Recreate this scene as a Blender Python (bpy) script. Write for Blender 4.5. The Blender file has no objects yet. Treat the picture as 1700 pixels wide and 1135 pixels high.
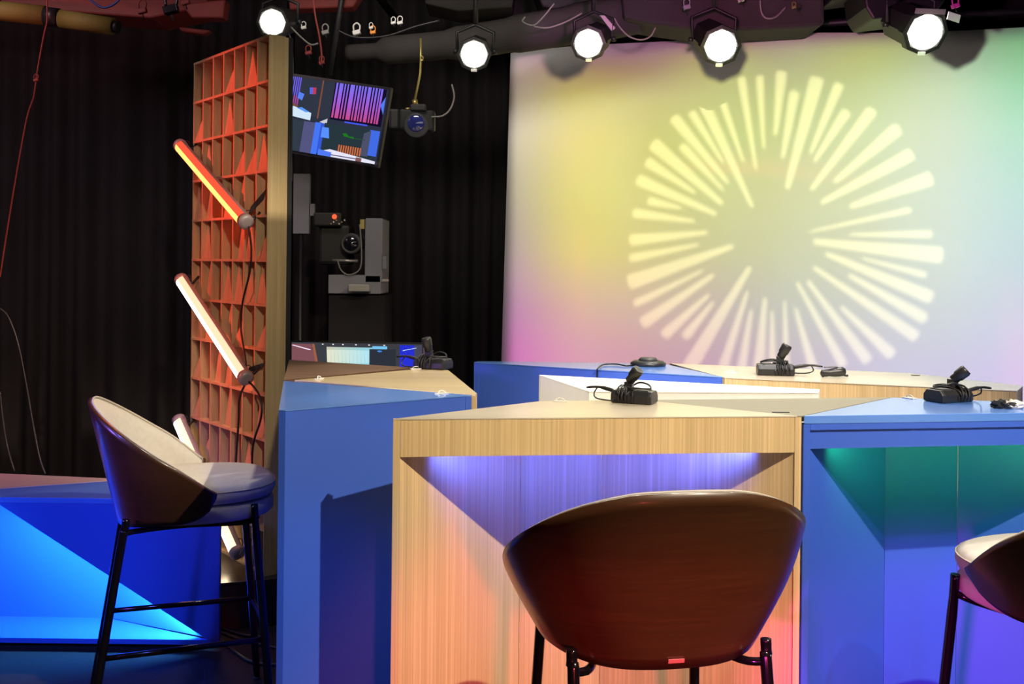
import bpy, bmesh, math, random
from mathutils import Vector, Matrix, geometry
random.seed(7)
C = bpy.context.scene.collection
S = bpy.context.scene
PI = math.pi
# ------------------------------------------------------------------ camera
F = 1700.0; ROLL = math.radians(0.6); CZ = 1.45; HX, HY = 850.0, 438.0
cd = bpy.data.cameras.new('camera'); cam = bpy.data.objects.new('camera', cd); C.objects.link(cam)
cr, sr = math.cos(ROLL), math.sin(ROLL)
M = Matrix(((cr, -sr, 0, 0), (0, 0, -1, 0), (sr, cr, 0, 0), (0, 0, 0, 1)))
M.translation = Vector((0, 0, CZ)); cam.matrix_world = M
cd.sensor_width = 36; cd.lens = 36 * F / 1700; cd.shift_y = -(567.5 - HY) / 1700; cd.clip_start = 0.05
S.camera = cam
S.view_settings.view_transform = 'Standard'; S.view_settings.look = 'None'
S.view_settings.gamma = 1; S.view_settings.exposure = 0; S.view_settings.use_curve_mapping = False
w = bpy.data.worlds.new('world'); S.world = w; w.use_nodes = True
w.node_tree.nodes['Background'].inputs[0].default_value = (0.5, 0.5, 0.7, 1)
w.node_tree.nodes['Background'].inputs[1].default_value = 0.035

def ray(px, py):
    a = (px - HX) / F; b = (py - HY) / F
    return a * cr + b * sr, a * sr - b * cr          # X/Y, (Z-CZ)/Y
def P(px, py, z=None, d=None):
    u, v = ray(px, py)
    if d is None: d = (z - CZ) / v
    return Vector((u * d, d, CZ + v * d))
BA = Vector((-0.02, 6.0)); BD = Vector((2.58, -0.87)); BDn = BD.normalized(); BN = Vector((BD.y, -BD.x)).normalized()
def PB(px, py, off=0.0):                              # point on the backdrop plane
    u, v = ray(px, py)
    a = BA + BN * off
    t = (u * a.y - a.x) / (BD.x - u * BD.y); Y = a.y + t * BD.y
    return Vector((u * Y, Y, CZ + v * Y))

# ------------------------------------------------------------------ lights
def look(o, tgt):
    o.rotation_euler = (Vector(tgt) - Vector(o.location)).to_track_quat('-Z', 'Y').to_euler()
def spot(name, loc, tgt, col, power, cone=40, blend=0.5, size=0.05):
    l = bpy.data.lights.new(name, 'SPOT'); l.energy = power; l.color = col
    l.spot_size = math.radians(cone); l.spot_blend = blend; l.shadow_soft_size = size
    o = bpy.data.objects.new(name, l); C.objects.link(o); o.location = loc; look(o, tgt); return o
def area(name, loc, tgt, col, power, sx, sy, spread=180):
    l = bpy.data.lights.new(name, 'AREA'); l.energy = power; l.color = col; l.shape = 'RECTANGLE'
    l.size = sx; l.size_y = sy; l.spread = math.radians(spread)
    o = bpy.data.objects.new(name, l); C.objects.link(o); o.location = loc; look(o, tgt); return o

LWARM = (1.0, 0.93, 0.76)
# white key from high front right: throws the overhang shadows
spot('key_spotlight', (1.75, 0.73, 3.48), (0.0, 2.7, 0.6), (1.0, 0.85, 0.63), 680, 58, 0.35, 0.02)
spot('key_spotlight', (2.7, 0.6, 3.5), (1.6, 2.9, 0.5), (0.60, 0.66, 1.0), 130, 44, 0.5, 0.03)
spot('added_fill', (-1.6, 0.9, 3.4), (-0.05, 3.2, 0.95), (1.0, 0.95, 0.88), 70, 34, 0.8, 0.06)  # added unseen fill that brightens the left face of the white desk
spot('added_fill', (-2.2, 1.8, 1.9), (0.17, 3.38, 0.98), (1.0, 0.95, 0.85), 230, 13, 0.7, 0.05)  # second added fill, lower and narrower, for the same face
spot('added_side_fill', (0.1, 0.6, 2.7), (-1.15, 4.2, 1.4), (1.0, 0.86, 0.62), 150, 30, 0.6, 0.05)  # added unseen warm spot that brightens the lattice post and cell walls
# red wash on the fronts, low
spot('red_spotlight', (0.75, -1.2, 1.25), (0.2, 2.8, -0.07), (1.0, 0.09, 0.09), 430, 27, 0.45, 0.10)
# violet / blue washes
spot('violet_spotlight', (-0.7, -0.8, 1.15), (1.26, 3.05, 0.22), (1.0, 0.06, 0.70), 900, 13, 0.7, 0.10)  # added spot that turns the right desk's middle panel purple
spot('blue_spotlight', (2.7, 0.4, 1.3), (1.2, 3.0, -0.1), (0.10, 0.12, 1.0), 60, 34, 0.6, 0.10)
spot('blue_spotlight', (-2.6, 1.2, 2.4), (-1.25, 3.2, 0.6), (0.16, 0.22, 1.0), 130, 25, 0.9, 0.10)
spot('blue_spotlight', (-0.40, 0.2, 2.3), (-0.46, 2.85, 0.35), (0.12, 0.34, 1.0), 110, 15, 0.9, 0.08)  # added fill for the shadowed front of the left blue desk
spot('violet_spotlight', (-3.0, 2.2, 1.3), (-1.1, 3.3, 0.75), (0.30, 0.14, 1.0), 300, 26, 0.9, 0.25)
spot('blue_spotlight', (-2.2, 1.0, 1.9), (-1.9, 3.8, 0.35), (0.10, 0.15, 1.0), 330, 30, 0.8, 0.08)
# red light raking the lattice from the left
spot('red_spotlight', (-4.4, 3.1, 2.9), (-1.28, 4.41, 2.0), (1.0, 0.07, 0.045), 640, 15, 0.5, 0.05)
spot('red_spotlight', (-4.4, 3.0, 2.6), (-1.28, 4.41, 1.35), (1.0, 0.08, 0.05), 330, 15, 0.6, 0.05)
spot('red_spotlight', (-4.3, 3.0, 2.0), (-1.28, 4.41, 0.85), (1.0, 0.13, 0.08), 360, 15, 0.7, 0.05)
spot('red_spotlight', (-2.4, 3.2, 2.2), (-2.6, 5.2, 3.1), (1.0, 0.06, 0.04), 30, 50, 0.9, 0.05)
spot('pink_spotlight', (-2.6, 3.2, 2.6), (-2.5, 4.25, 0.57), (1.0, 0.12, 0.22), 60, 34, 0.9, 0.05)
# top light on the desks, from the grid behind
spot('top_spotlight', (0.9, 4.6, 3.3), (0.2, 2.9, 1.06), (1, .93, .84), 130, 60, 0.8, 0.06)
spot('top_spotlight', (1.6, 4.3, 3.3), (1.3, 3.2, 1.06), (1, .93, .84), 155, 60, 0.8, 0.06)
spot('top_spotlight', (-0.3, 4.6, 3.2), (-0.5, 3.2, 1.06), LWARM, 105, 50, 0.8, 0.06)
spot('top_spotlight', (0.6, 2.8, 3.4), (0.75, 3.7, 1.06), (1, 0.95, 0.92), 260, 36, 0.8, 0.06)
# added unseen fill lights that lift the dark curtains and the grid
area('dim_fill', (-3.2, 3.2, 3.3), (-3.0, 6.6, 1.6), (1.0, 0.75, 0.80), 12, 1.2, 0.6, 110)
area('dim_fill', (-0.6, 3.6, 3.3), (-0.4, 6.8, 1.9), (1.0, 0.92, 0.82), 4, 0.8, 0.5, 70)
area('dim_fill', (0.3, 3.2, 2.2), (0.5, 4.9, 3.0), (1.0, 0.9, 0.75), 2.5, 1.5, 0.4, 120)

# added unseen point light: backdrop colours painted into its ramps, thrown on the cyclorama
def s2l(c):
    c /= 255.0
    return c / 12.92 if c < 0.04045 else ((c + 0.055) / 1.055) ** 2.4
WASH_X = [850, 950, 1080, 1200, 1300, 1450, 1580, 1690]
WASH = {62: "140,85,130 140,78,125 140,75,125 160,80,125 155,85,125 150,80,125 140,85,125 110,90,110",
80: "145,105,112 140,95,105 145,100,105 165,140,105 155,140,115 160,160,105 145,150,120 110,160,115",
100: "150,125,115 150,120,105 150,115,110 175,170,110 168,165,130 175,185,105 155,175,140 125,185,130",
160: "165,150,130 195,185,110 190,185,120 190,195,130 190,200,140 200,215,160 200,225,185 160,220,175",
220: "175,165,130 215,200,115 205,205,130 200,210,140 205,215,155 218,232,188 215,235,205 185,235,205",
320: "175,165,135 215,205,122 208,208,142 208,212,160 214,218,176 222,232,200 220,238,220 200,235,225",
420: "170,145,145 215,198,138 210,202,156 206,204,176 210,214,190 220,226,208 220,235,225 205,228,232",
520: "180,115,165 212,165,152 210,180,162 203,186,178 203,203,193 213,216,213 215,222,228 212,218,238",
600: "205,100,180 218,148,175 210,158,172 205,172,188 205,188,198 210,205,222 212,208,232 215,205,240"}
def proj_nodes(l):
    l.use_nodes = True; nt = l.node_tree; nt.nodes.clear(); N = nt.nodes.new; L = nt.links.new
    def m(op, a, b=None, c=None):
        n = N('ShaderNodeMath'); n.operation = op
        for k, v in enumerate((a, b, c)):
            if v is None: continue
            if isinstance(v, (int, float)): n.inputs[k].default_value = v
            else: L(v, n.inputs[k])
        return n.outputs[0]
    tc = N('ShaderNodeTexCoord'); sp = N('ShaderNodeSeparateXYZ'); L(tc.outputs['Normal'], sp.inputs[0])
    return nt, N, L, m, sp
WT = -0.55 if False else None
GD = 3.2
gc = BA + BD * 0.58
gp = bpy.data.lights.new('painted_wash_lamp', 'POINT'); gp.energy = 1000; gp.shadow_soft_size = 0.05
gpo = bpy.data.objects.new('painted_wash_lamp', gp); C.objects.link(gpo)
PZ = 2.16
gpo.location = (gc.x + BN.x * GD, gc.y + BN.y * GD, PZ)
gpo.matrix_world = Matrix(((BDn.x, 0, BN.x, gpo.location.x), (BDn.y, 0, BN.y, gpo.location.y), (0, 1, 0, gpo.location.z), (0, 0, 0, 1)))
nt, N, L, m, sp = proj_nodes(gp)
SGN = -1.0
nz = m('MULTIPLY', sp.outputs[2], SGN)                  # forward component
nz = m('MAXIMUM', nz, 0.001)
sx = m('DIVIDE', sp.outputs[0], nz); sy = m('DIVIDE', sp.outputs[1], nz)
ws = m('ADD', m('MULTIPLY', sx, GD), 0.58 * BD.length)  # metres along the screen from its left edge
wz = m('ADD', m('MULTIPLY', sy, GD), PZ)              # height on the screen
rows = sorted(WASH)                                     # each row of the wash: a colour ramp along the screen
tmax = 3.6
def wash_s(px, py): 
    p = PB(px, py); return (Vector((p.x, p.y)) - BA).dot(BDn)
row_out = []; row_z = []
u01 = m('DIVIDE', m('ADD', ws, 0.4), tmax)
for y in rows:
    cr_ = N('ShaderNodeValToRGB'); cr_.color_ramp.interpolation = 'B_SPLINE' if False else 'EASE'
    cr_.color_ramp.interpolation = 'CARDINAL'
    cols = [tuple(s2l(float(k)) for k in q.split(',')) for q in WASH[y].split()]
    if 90 < y < 450: cols = [(c[0], c[1] * (0.97 if 0 < i < 3 else 1), c[2] * (1, 0.52, 0.60, 0.72, 0.80, 0.9, 1, 1)[i]) for i, c in enumerate(cols)]
    es = cr_.color_ramp.elements
    for i, (px, c) in enumerate(zip(WASH_X, cols)):
        pos = (wash_s(px, 320) + 0.4) / tmax
        e = es[0] if i == 0 else (es[1] if i == 1 else es.new(min(1, max(0, pos))))
        e.position = min(1, max(0, pos)); e.color = (*c, 1)
    L(u01, cr_.inputs[0]); row_out.append(cr_.outputs[0])
    row_z.append(PB(1250, y).z)
cur = row_out[-1]
for i in range(len(rows) - 2, -1, -1):
    mr = N('ShaderNodeMapRange'); mr.interpolation_type = 'LINEAR'
    mr.inputs['From Min'].default_value = row_z[i + 1]; mr.inputs['From Max'].default_value = row_z[i]
    L(wz, mr.inputs['Value'])
    mx = N('ShaderNodeMix'); mx.data_type = 'RGBA'; L(mr.outputs[0], mx.inputs[0]); L(cur, mx.inputs[6]); L(row_out[i], mx.inputs[7])
    cur = mx.outputs[2]
r2 = m('ADD', m('ADD', m('MULTIPLY', sx, sx), m('MULTIPLY', sy, sy)), 1.0)
gain = m('POWER', r2, 1.5)
def gate(v, a, b):
    g = N('ShaderNodeMapRange'); g.interpolation_type = 'SMOOTHSTEP'
    g.inputs['From Min'].default_value = a; g.inputs['From Max'].default_value = b; L(v, g.inputs['Value']); return g.outputs[0]
mask = m('MULTIPLY', m('MULTIPLY', gate(ws, -0.06, 0.06), gate(ws, 3.9, 3.4)), m('MULTIPLY', gate(wz, 0.45, 0.75), gate(wz, 3.1, 2.9)))
mask = m('MULTIPLY', mask, m('GREATER_THAN', m('MULTIPLY', sp.outputs[2], SGN), 0.02))
em = N('ShaderNodeEmission'); L(cur, em.inputs[0])
WGAIN = 0.45
L(m('MULTIPLY', m('MULTIPLY', gain, mask), WGAIN), em.inputs[1])
out = N('ShaderNodeOutputLight'); L(em.outputs[0], out.inputs[0])

# ------------------------------------------------------------------ materials
def mat(name, col, rough=0.5, metal=0.0, spec=0.5, coat=0.0, noise=0.0, nscale=30, bump=0.0, em=None, es=0.0):
    m_ = bpy.data.materials.new(name); m_.use_nodes = True; nt = m_.node_tree
    b = nt.nodes['Principled BSDF']
    b.inputs['Base Color'].default_value = (*col, 1); b.inputs['Roughness'].default_value = rough
    b.inputs['Metallic'].default_value = metal; b.inputs['Specular IOR Level'].default_value = spec
    b.inputs['Coat Weight'].default_value = coat; b.inputs['Coat Roughness'].default_value = 0.10
    if em: b.inputs['Emission Color'].default_value = (*em, 1); b.inputs['Emission Strength'].default_value = es
    if noise or bump:
        tc = nt.nodes.new('ShaderNodeTexCoord'); nz = nt.nodes.new('ShaderNodeTexNoise')
        nz.inputs['Scale'].default_value = nscale; nz.inputs['Detail'].default_value = 4
        nt.links.new(tc.outputs['Object'], nz.inputs['Vector'])
        if noise:
            mx = nt.nodes.new('ShaderNodeMix'); mx.data_type = 'RGBA'
            mx.inputs[6].default_value = (*[c * (1 - noise) for c in col], 1)
            mx.inputs[7].default_value = (*[min(1, c * (1 + noise)) for c in col], 1)
            nt.links.new(nz.outputs[0], mx.inputs[0]); nt.links.new(mx.outputs[2], b.inputs['Base Color'])
        if bump:
            bp = nt.nodes.new('ShaderNodeBump'); bp.inputs['Strength'].default_value = bump; bp.inputs['Distance'].default_value = 0.002
            nt.links.new(nz.outputs[0], bp.inputs['Height']); nt.links.new(bp.outputs[0], b.inputs['Normal'])
    return m_
def wood(name, c1, c2, c3, vec=(60, 60, 0.8), rough=0.45, spec=0.4, coat=0.0, broad=0.12):
    """fine straight grain: noise stretched along one axis, three tones"""
    m_ = bpy.data.materials.new(name); m_.use_nodes = True; nt = m_.node_tree; b = nt.nodes['Principled BSDF']
    tc = nt.nodes.new('ShaderNodeTexCoord'); mp = nt.nodes.new('ShaderNodeMapping'); mp.inputs['Scale'].default_value = vec
    n1 = nt.nodes.new('ShaderNodeTexNoise'); n1.inputs['Scale'].default_value = 1.0; n1.inputs['Detail'].default_value = 6; n1.inputs['Roughness'].default_value = 0.75
    rp = nt.nodes.new('ShaderNodeValToRGB'); e = rp.color_ramp.elements
    e[0].position = 0.30; e[0].color = (*c1, 1); e[1].position = 0.70; e[1].color = (*c3, 1)
    k = e.new(0.5); k.color = (*c2, 1)
    L = nt.links.new
    L(tc.outputs['Object'], mp.inputs[0]); L(mp.outputs[0], n1.inputs['Vector']); L(n1.outputs[0], rp.inputs[0])
    mp2 = nt.nodes.new('ShaderNodeMapping'); mp2.inputs['Scale'].default_value = tuple(v * broad for v in vec)
    n2 = nt.nodes.new('ShaderNodeTexNoise'); n2.inputs['Scale'].default_value = 1.0; n2.inputs['Detail'].default_value = 2
    L(tc.outputs['Object'], mp2.inputs[0]); L(mp2.outputs[0], n2.inputs['Vector'])
    hs = nt.nodes.new('ShaderNodeHueSaturation'); mr = nt.nodes.new('ShaderNodeMapRange')
    mr.inputs['From Min'].default_value = 0.3; mr.inputs['From Max'].default_value = 0.7; mr.inputs['To Min'].default_value = 0.90; mr.inputs['To Max'].default_value = 1.08
    L(n2.outputs[0], mr.inputs['Value']); L(mr.outputs[0], hs.inputs['Value']); L(rp.outputs[0], hs.inputs['Color']); L(hs.outputs[0], b.inputs['Base Color'])
    b.inputs['Roughness'].default_value = rough; b.inputs['Specular IOR Level'].default_value = spec; b.inputs['Coat Weight'].default_value = coat; b.inputs['Coat Roughness'].default_value = 0.12
    return m_
def glow(name, col, strength):
    m_ = bpy.data.materials.new(name); m_.use_nodes = True; nt = m_.node_tree; nt.nodes.clear()
    e = nt.nodes.new('ShaderNodeEmission'); e.inputs[0].default_value = (*col, 1); e.inputs[1].default_value = strength
    o = nt.nodes.new('ShaderNodeOutputMaterial'); nt.links.new(e.outputs[0], o.inputs[0]); return m_

OAK = wood('oak_veneer', (0.54, 0.36, 0.165), (0.66, 0.465, 0.23), (0.82, 0.62, 0.35), (170, 170, 0.8))
OAKT = wood('oak_top_veneer', (0.66, 0.50, 0.27), (0.72, 0.56, 0.32), (0.76, 0.61, 0.37), (3, 40, 40), rough=0.4, coat=0.8)
CREAM = wood('pale_maple_laminate', (0.57, 0.49, 0.36), (0.60, 0.52, 0.39), (0.63, 0.55, 0.42), (3, 40, 40), rough=0.4, coat=0.8)
WALNUT = wood('walnut_veneer', (0.10, 0.055, 0.032), (0.15, 0.085, 0.05), (0.20, 0.12, 0.07), (4, 60, 60), rough=0.42)
SHELLW = wood('dark_walnut_ply', (0.050, 0.020, 0.008), (0.062, 0.025, 0.010), (0.078, 0.031, 0.012), (7, 7, 120), rough=0.36, spec=0.5, coat=0.35)
LATW = wood('lattice_pine', (0.42, 0.28, 0.15), (0.52, 0.37, 0.21), (0.60, 0.44, 0.26), (30, 30, 3), rough=0.6)
POSTW = wood('post_oak', (0.46, 0.33, 0.16), (0.55, 0.41, 0.21), (0.64, 0.49, 0.27), (50, 50, 1.2), rough=0.5)
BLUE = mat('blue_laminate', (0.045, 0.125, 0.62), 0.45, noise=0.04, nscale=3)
BLUET = mat('blue_laminate_lit', (0.10, 0.26, 0.76), 0.42, spec=0.5, coat=1.0, noise=0.03, nscale=3)  # blue laminate again, base colour lightened for the glare on the tops
BEIGE = mat('beige_desk_top', (0.24, 0.225, 0.17), 0.6, spec=0.2, noise=0.03, nscale=4)  # greyer, darker beige for the right part of the centre desk top
WHITE = mat('white_laminate', (0.86, 0.85, 0.80), 0.35, noise=0.02, nscale=4)
FABRIC = mat('cream_upholstery', (0.66, 0.62, 0.55), 0.9, spec=0.15, noise=0.10, nscale=55, bump=0.3)
PIPING = mat('cream_piping', (0.55, 0.50, 0.42), 0.8, spec=0.2, noise=0.05)
CHROME = mat('black_chrome', (0.045, 0.04, 0.05), 0.16, metal=0.9)
BLK = mat('black_plastic', (0.018, 0.018, 0.02), 0.38, noise=0.1, nscale=60)
BLKM = mat('matte_black_metal', (0.012, 0.012, 0.013), 0.5, noise=0.15, nscale=20)
GREYM = mat('dark_grey_plastic', (0.05, 0.05, 0.055), 0.4, noise=0.1, nscale=30)
CABLE = mat('black_rubber_cable', (0.010, 0.010, 0.011), 0.45, noise=0.1)
CABLEG = mat('grey_rubber_cable', (0.25, 0.24, 0.22), 0.5, noise=0.1)
CURT = mat('black_curtain', (0.03, 0.026, 0.028), 0.95, spec=0.05, noise=0.15, nscale=8)
CARPET = mat('dark_carpet', (0.032, 0.027, 0.026), 0.95, spec=0.1, noise=0.45, nscale=220, bump=0.8)
DUCTM = mat('duct_fabric', (0.055, 0.050, 0.048), 0.8, spec=0.15, noise=0.3, nscale=6, bump=0.5)
DARKW = mat('dark_wall_paint', (0.012, 0.012, 0.013), 0.9, spec=0.1, noise=0.1, nscale=5)
SCREENF = mat('white_cyclorama_cloth', (0.82, 0.82, 0.82), 0.95, spec=0.0, noise=0.006, nscale=3)
ALU = mat('brushed_aluminium', (0.55, 0.52, 0.50), 0.35, metal=0.7, noise=0.05)
LILAC = mat('tube_housing', (0.42, 0.36, 0.38), 0.45, metal=0.2, noise=0.05)
GREYP = mat('pale_grey_panel', (0.23, 0.23, 0.27), 0.6, noise=0.1, nscale=10)
DKSHEET = mat('charcoal_cloth', (0.022, 0.02, 0.023), 0.9, spec=0.05, noise=0.25, nscale=5, bump=0.3)
PLINTH = mat('black_painted_plinth', (0.035, 0.032, 0.030), 0.30, noise=0.12, nscale=9)
YELPAD = mat('yellow_green_padding', (0.20, 0.17, 0.035), 0.7, noise=0.2, nscale=12, bump=0.2)
REDLIT = mat('red_light_tint', (0.26, 0.035, 0.028), 0.6, noise=0.2, nscale=10)  # red light put into the base colour of dark overhead pieces
TAGW = mat('white_tag', (0.75, 0.73, 0.70), 0.5, noise=0.04)
ORANGE = mat('orange_tag', (0.85, 0.28, 0.03), 0.5, noise=0.04)
BRASS = mat('brass_fitting', (0.55, 0.45, 0.15), 0.35, metal=0.7, noise=0.05)
PINKPL = mat('pink_name_plate', (0.85, 0.22, 0.28), 0.4, metal=0.2, noise=0.03)
TWINE = mat('clear_plastic_clip', (0.75, 0.72, 0.66), 0.25, noise=0.05)
BLUEL = mat('blue_coated_lens', (0.03, 0.04, 0.22), 0.06, coat=1.0, noise=0.05)
GLASSL = mat('dark_lens_glass', (0.01, 0.01, 0.02), 0.05, coat=1.0, noise=0.05)
LAMPE = glow('lamp_lens_light', (1.0, 0.96, 0.80), 30)
TUBE1 = glow('tube_light_red', (1.0, 0.055, 0.025), 2.0)
CORE1 = glow('tube_core_amber', (1.0, 0.40, 0.10), 2.6)
CORE2 = glow('tube_core_white', (1.0, 0.85, 0.72), 7)
TUBE2 = glow('tube_light_peach', (1.0, 0.36, 0.22), 2.4)
TUBE3 = glow('tube_light_warm_white', (1.0, 0.66, 0.32), 2.6)
LEDB = glow('led_strip_blue', (0.10, 0.16, 1.0), 3)
LEDG = glow('led_strip_green', (0.05, 1.0, 0.18), 1.5)
LEDC = glow('led_strip_azure', (0.05, 0.30, 1.0), 6)
REDLED = glow('red_tally_light', (1.0, 0.08, 0.03), 2.0)

# ------------------------------------------------------------------ mesh helpers
class MB:
    def __init__(s): s.v = []; s.f = []; s.sm = []
    def add(s, vs, fs, smooth=False):
        n = len(s.v); s.v += [Vector(p) for p in vs]; s.f += [tuple(i + n for i in f) for f in fs]; s.sm += [smooth] * len(fs); return s
    def prism(s, poly, z0, z1):
        n = len(poly); a = sum(poly[i][0] * poly[(i + 1) % n][1] - poly[(i + 1) % n][0] * poly[i][1] for i in range(n))
        if a < 0: poly = list(poly)[::-1]
        vs = [(p[0], p[1], z0) for p in poly] + [(p[0], p[1], z1) for p in poly]
        fs = [tuple(range(n))[::-1], tuple(range(n, 2 * n))] + [(i, (i + 1) % n, n + (i + 1) % n, n + i) for i in range(n)]
        return s.add(vs, fs)
    def box(s, x0, x1, y0, y1, z0, z1): return s.prism([(x0, y0), (x1, y0), (x1, y1), (x0, y1)], z0, z1)
    def obox(s, c, ax, ay, az):                        # oriented box: centre, three half-axis vectors
        c = Vector(c); ax, ay, az = Vector(ax), Vector(ay), Vector(az)
        vs = [c + ax * i + ay * j + az * k for k in (-1, 1) for j in (-1, 1) for i in (-1, 1)]
        fs = [(0, 2, 3, 1), (4, 5, 7, 6), (0, 1, 5, 4), (2, 6, 7, 3), (0, 4, 6, 2), (1, 3, 7, 5)]
        if ax.cross(ay).dot(az) < 0: fs = [f[::-1] for f in fs]
        return s.add(vs, fs)
    def wall(s, a, b, z0, z1, t=0.018):                # upright board between two plan points, thickness to the left of a->b
        a, b = Vector(a), Vector(b); d = (b - a).normalized(); n = Vector((-d.y, d.x)) * t
        return s.prism([a, b, b + n, a + n], z0, z1)
    def tube(s, pts, r, seg=8, smooth=True, sub=0, caps=True):
        pts = [Vector(p) for p in pts]
        if sub and len(pts) > 2:
            q = []
            for i in range(len(pts) - 1):
                p0 = pts[max(i - 1, 0)]; p1 = pts[i]; p2 = pts[i + 1]; p3 = pts[min(i + 2, len(pts) - 1)]
                for k in range(sub):
                    t = k / sub
                    q.append(0.5 * ((2 * p1) + (-p0 + p2) * t + (2 * p0 - 5 * p1 + 4 * p2 - p3) * t * t + (-p0 + 3 * p1 - 3 * p2 + p3) * t ** 3))
            pts = q + [pts[-1]]
        n = len(pts); vs = []; up = None
        for i, p in enumerate(pts):
            d = (pts[min(i + 1, n - 1)] - pts[max(i - 1, 0)])
            d = d.normalized() if d.length > 1e-9 else Vector((0, 0, 1))
            if up is None: up = d.orthogonal().normalized()
            up = (up - d * up.dot(d)); up = up.normalized() if up.length > 1e-6 else d.orthogonal().normalized()
            sd = d.cross(up); rr = r[i * (len(r) - 1) // max(1, n - 1)] if isinstance(r, (list, tuple)) else r
            for k in range(seg):
                a = 2 * PI * k / seg; vs.append(p + (up * math.cos(a) + sd * math.sin(a)) * rr)
        fs = [(i * seg + k, i * seg + (k + 1) % seg, (i + 1) * seg + (k + 1) % seg, (i + 1) * seg + k) for i in range(n - 1) for k in range(seg)]
        s.add(vs, fs, smooth)
        if caps:
            m0 = len(s.v) - len(vs); s.f += [tuple(m0 + k for k in range(seg))[::-1], tuple(m0 + (n - 1) * seg + k for k in range(seg))]; s.sm += [False, False]
        return s
    def lathe(s, prof, o=(0, 0, 0), ax=(0, 0, 1), seg=24, smooth=True, sc=(1, 1)):   # prof: list of (radius, height)
        o = Vector(o); ax = Vector(ax).normalized(); u = ax.orthogonal().normalized() if abs(ax.z) < 0.99 else Vector((1, 0, 0)); v = ax.cross(u)
        n = len(prof); vs = []
        for (r, h) in prof:
            for k in range(seg):
                a = 2 * PI * k / seg; vs.append(o + ax * h + u * math.cos(a) * r * sc[0] + v * math.sin(a) * r * sc[1])
        fs = [(i * seg + k, i * seg + (k + 1) % seg, (i + 1) * seg + (k + 1) % seg, (i + 1) * seg + k) for i in range(n - 1) for k in range(seg)]
        s.add(vs, fs, smooth); m0 = len(s.v) - len(vs)
        if prof[0][0] > 1e-5: s.f.append(tuple(m0 + k for k in range(seg))[::-1]); s.sm.append(False)
        if prof[-1][0] > 1e-5: s.f.append(tuple(m0 + (n - 1) * seg + k for k in range(seg))); s.sm.append(False)
        return s
def obj(name, mb, m_, parent=None, bevel=0.0, world=False):
    me = bpy.data.meshes.new(name); off = parent_world(parent) if (world and parent) else Vector()
    me.from_pydata([v - off for v in mb.v], [], mb.f); me.validate()
    if len(me.polygons) == len(mb.sm): me.polygons.foreach_set('use_smooth', mb.sm)
    me.materials.append(m_); me.update()
    o = bpy.data.objects.new(name, me); C.objects.link(o); o.parent = parent
    if bevel:
        b = o.modifiers.new('bevel', 'BEVEL'); b.width = bevel; b.segments = 2; b.limit_method = 'ANGLE'; b.angle_limit = math.radians(40)
    return o
def parent_world(p):
    v = Vector()
    while p is not None: v += p.location; p = p.parent
    return v
def tag(o, label=None, cat=None, group=None, kind=None):
    if label: o['label'] = label
    if cat: o['category'] = cat
    if group: o['group'] = group
    if kind: o['kind'] = kind
    return o
def thing(name, loc, label, cat, group=None, rz=0.0):
    o = bpy.data.objects.new(name, None); C.objects.link(o); o.location = loc; o.rotation_euler = (0, 0, rz); o.empty_display_size = 0.1
    return tag(o, label, cat, group)
def struct(name, mb, m_): return tag(obj(name, mb, m_), kind='structure')
def solo(name, mb, m_, label, cat, group=None, base=None, bevel=0):   # a thing that is one mesh; origin at base
    base = Vector(base) if base is not None else sum(mb.v, Vector()) / len(mb.v)
    mb.v = [v - base for v in mb.v]; o = obj(name, mb, m_, bevel=bevel); o.location = base; return tag(o, label, cat, group)
def copy_tree(o, parent=None):
    c = o.copy(); C.objects.link(c); c.parent = parent
    for ch in [q for q in o.children]: copy_tree(ch, c)
    return c
def xy(v): return (v.x, v.y)

# ------------------------------------------------------------------ room
struct('floor', MB().box(-6, 6, -5, 7.4, -0.05, 0), CARPET)
struct('ceiling', MB().box(-6, 6, -5, 7.4, 3.8, 3.85), DARKW)
struct('wall_back', MB().box(-6, 6, 7.4, 7.45, 0, 3.8), DARKW)
struct('wall_left', MB().box(-6.05, -6, -5, 7.4, 0, 3.8), DARKW)
struct('wall_right', MB().box(6, 6.05, -5, 7.4, 0, 3.8), DARKW)
struct('wall_front', MB().box(-6, 6, -5.05, -5, 0, 3.8), DARKW)

# curtains: pleated cloth
def curtain(name, a, b, z0, z1, label, amp=0.045, wl=0.17):
    a, b = Vector(a), Vector(b); d = (b - a); Ln = d.length; d.normalize(); n = Vector((-d.y, d.x))
    N_ = int(Ln / 0.02); mb = MB(); vs = []; ph = 0
    zs = [z0, z0 + 0.6, (z0 + z1) / 2, z1 - 0.5, z1]
    offs = []
    for i in range(N_ + 1):
        ph += 0.02 / wl * 2 * PI * (1 + 0.35 * math.sin(i * 0.11) + 0.2 * math.sin(i * 0.037))
        offs.append(math.sin(ph) * amp * (0.8 + 0.3 * math.sin(i * 0.05)))
    for k, z in enumerate(zs):
        for i in range(N_ + 1):
            p = a + d * (Ln * i / N_) + n * offs[i] * (1.1 - 0.12 * k); vs.append((p.x, p.y, z))
    fs = [(k * (N_ + 1) + i, k * (N_ + 1) + i + 1, (k + 1) * (N_ + 1) + i + 1, (k + 1) * (N_ + 1) + i) for k in range(len(zs) - 1) for i in range(N_)]
    mb.add(vs, fs, True)
    return solo(name, mb, CURT, label, 'curtain', base=(a.x, a.y, z0))
curtain('curtain', (-5.6, 6.4), (-1.5, 6.75), 0.02, 3.7, 'black pleated curtain left of the wooden lattice screen')
curtain('curtain', (-1.45, 6.75), (1.0, 6.85), 0.02, 3.7, 'black pleated curtain behind the studio camera, between lattice screen and backdrop')
curtain('curtain', (1.05, 6.85), (5.4, 6.2), 0.02, 3.7, 'black curtain behind the glowing backdrop, seen along its top edge')

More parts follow.
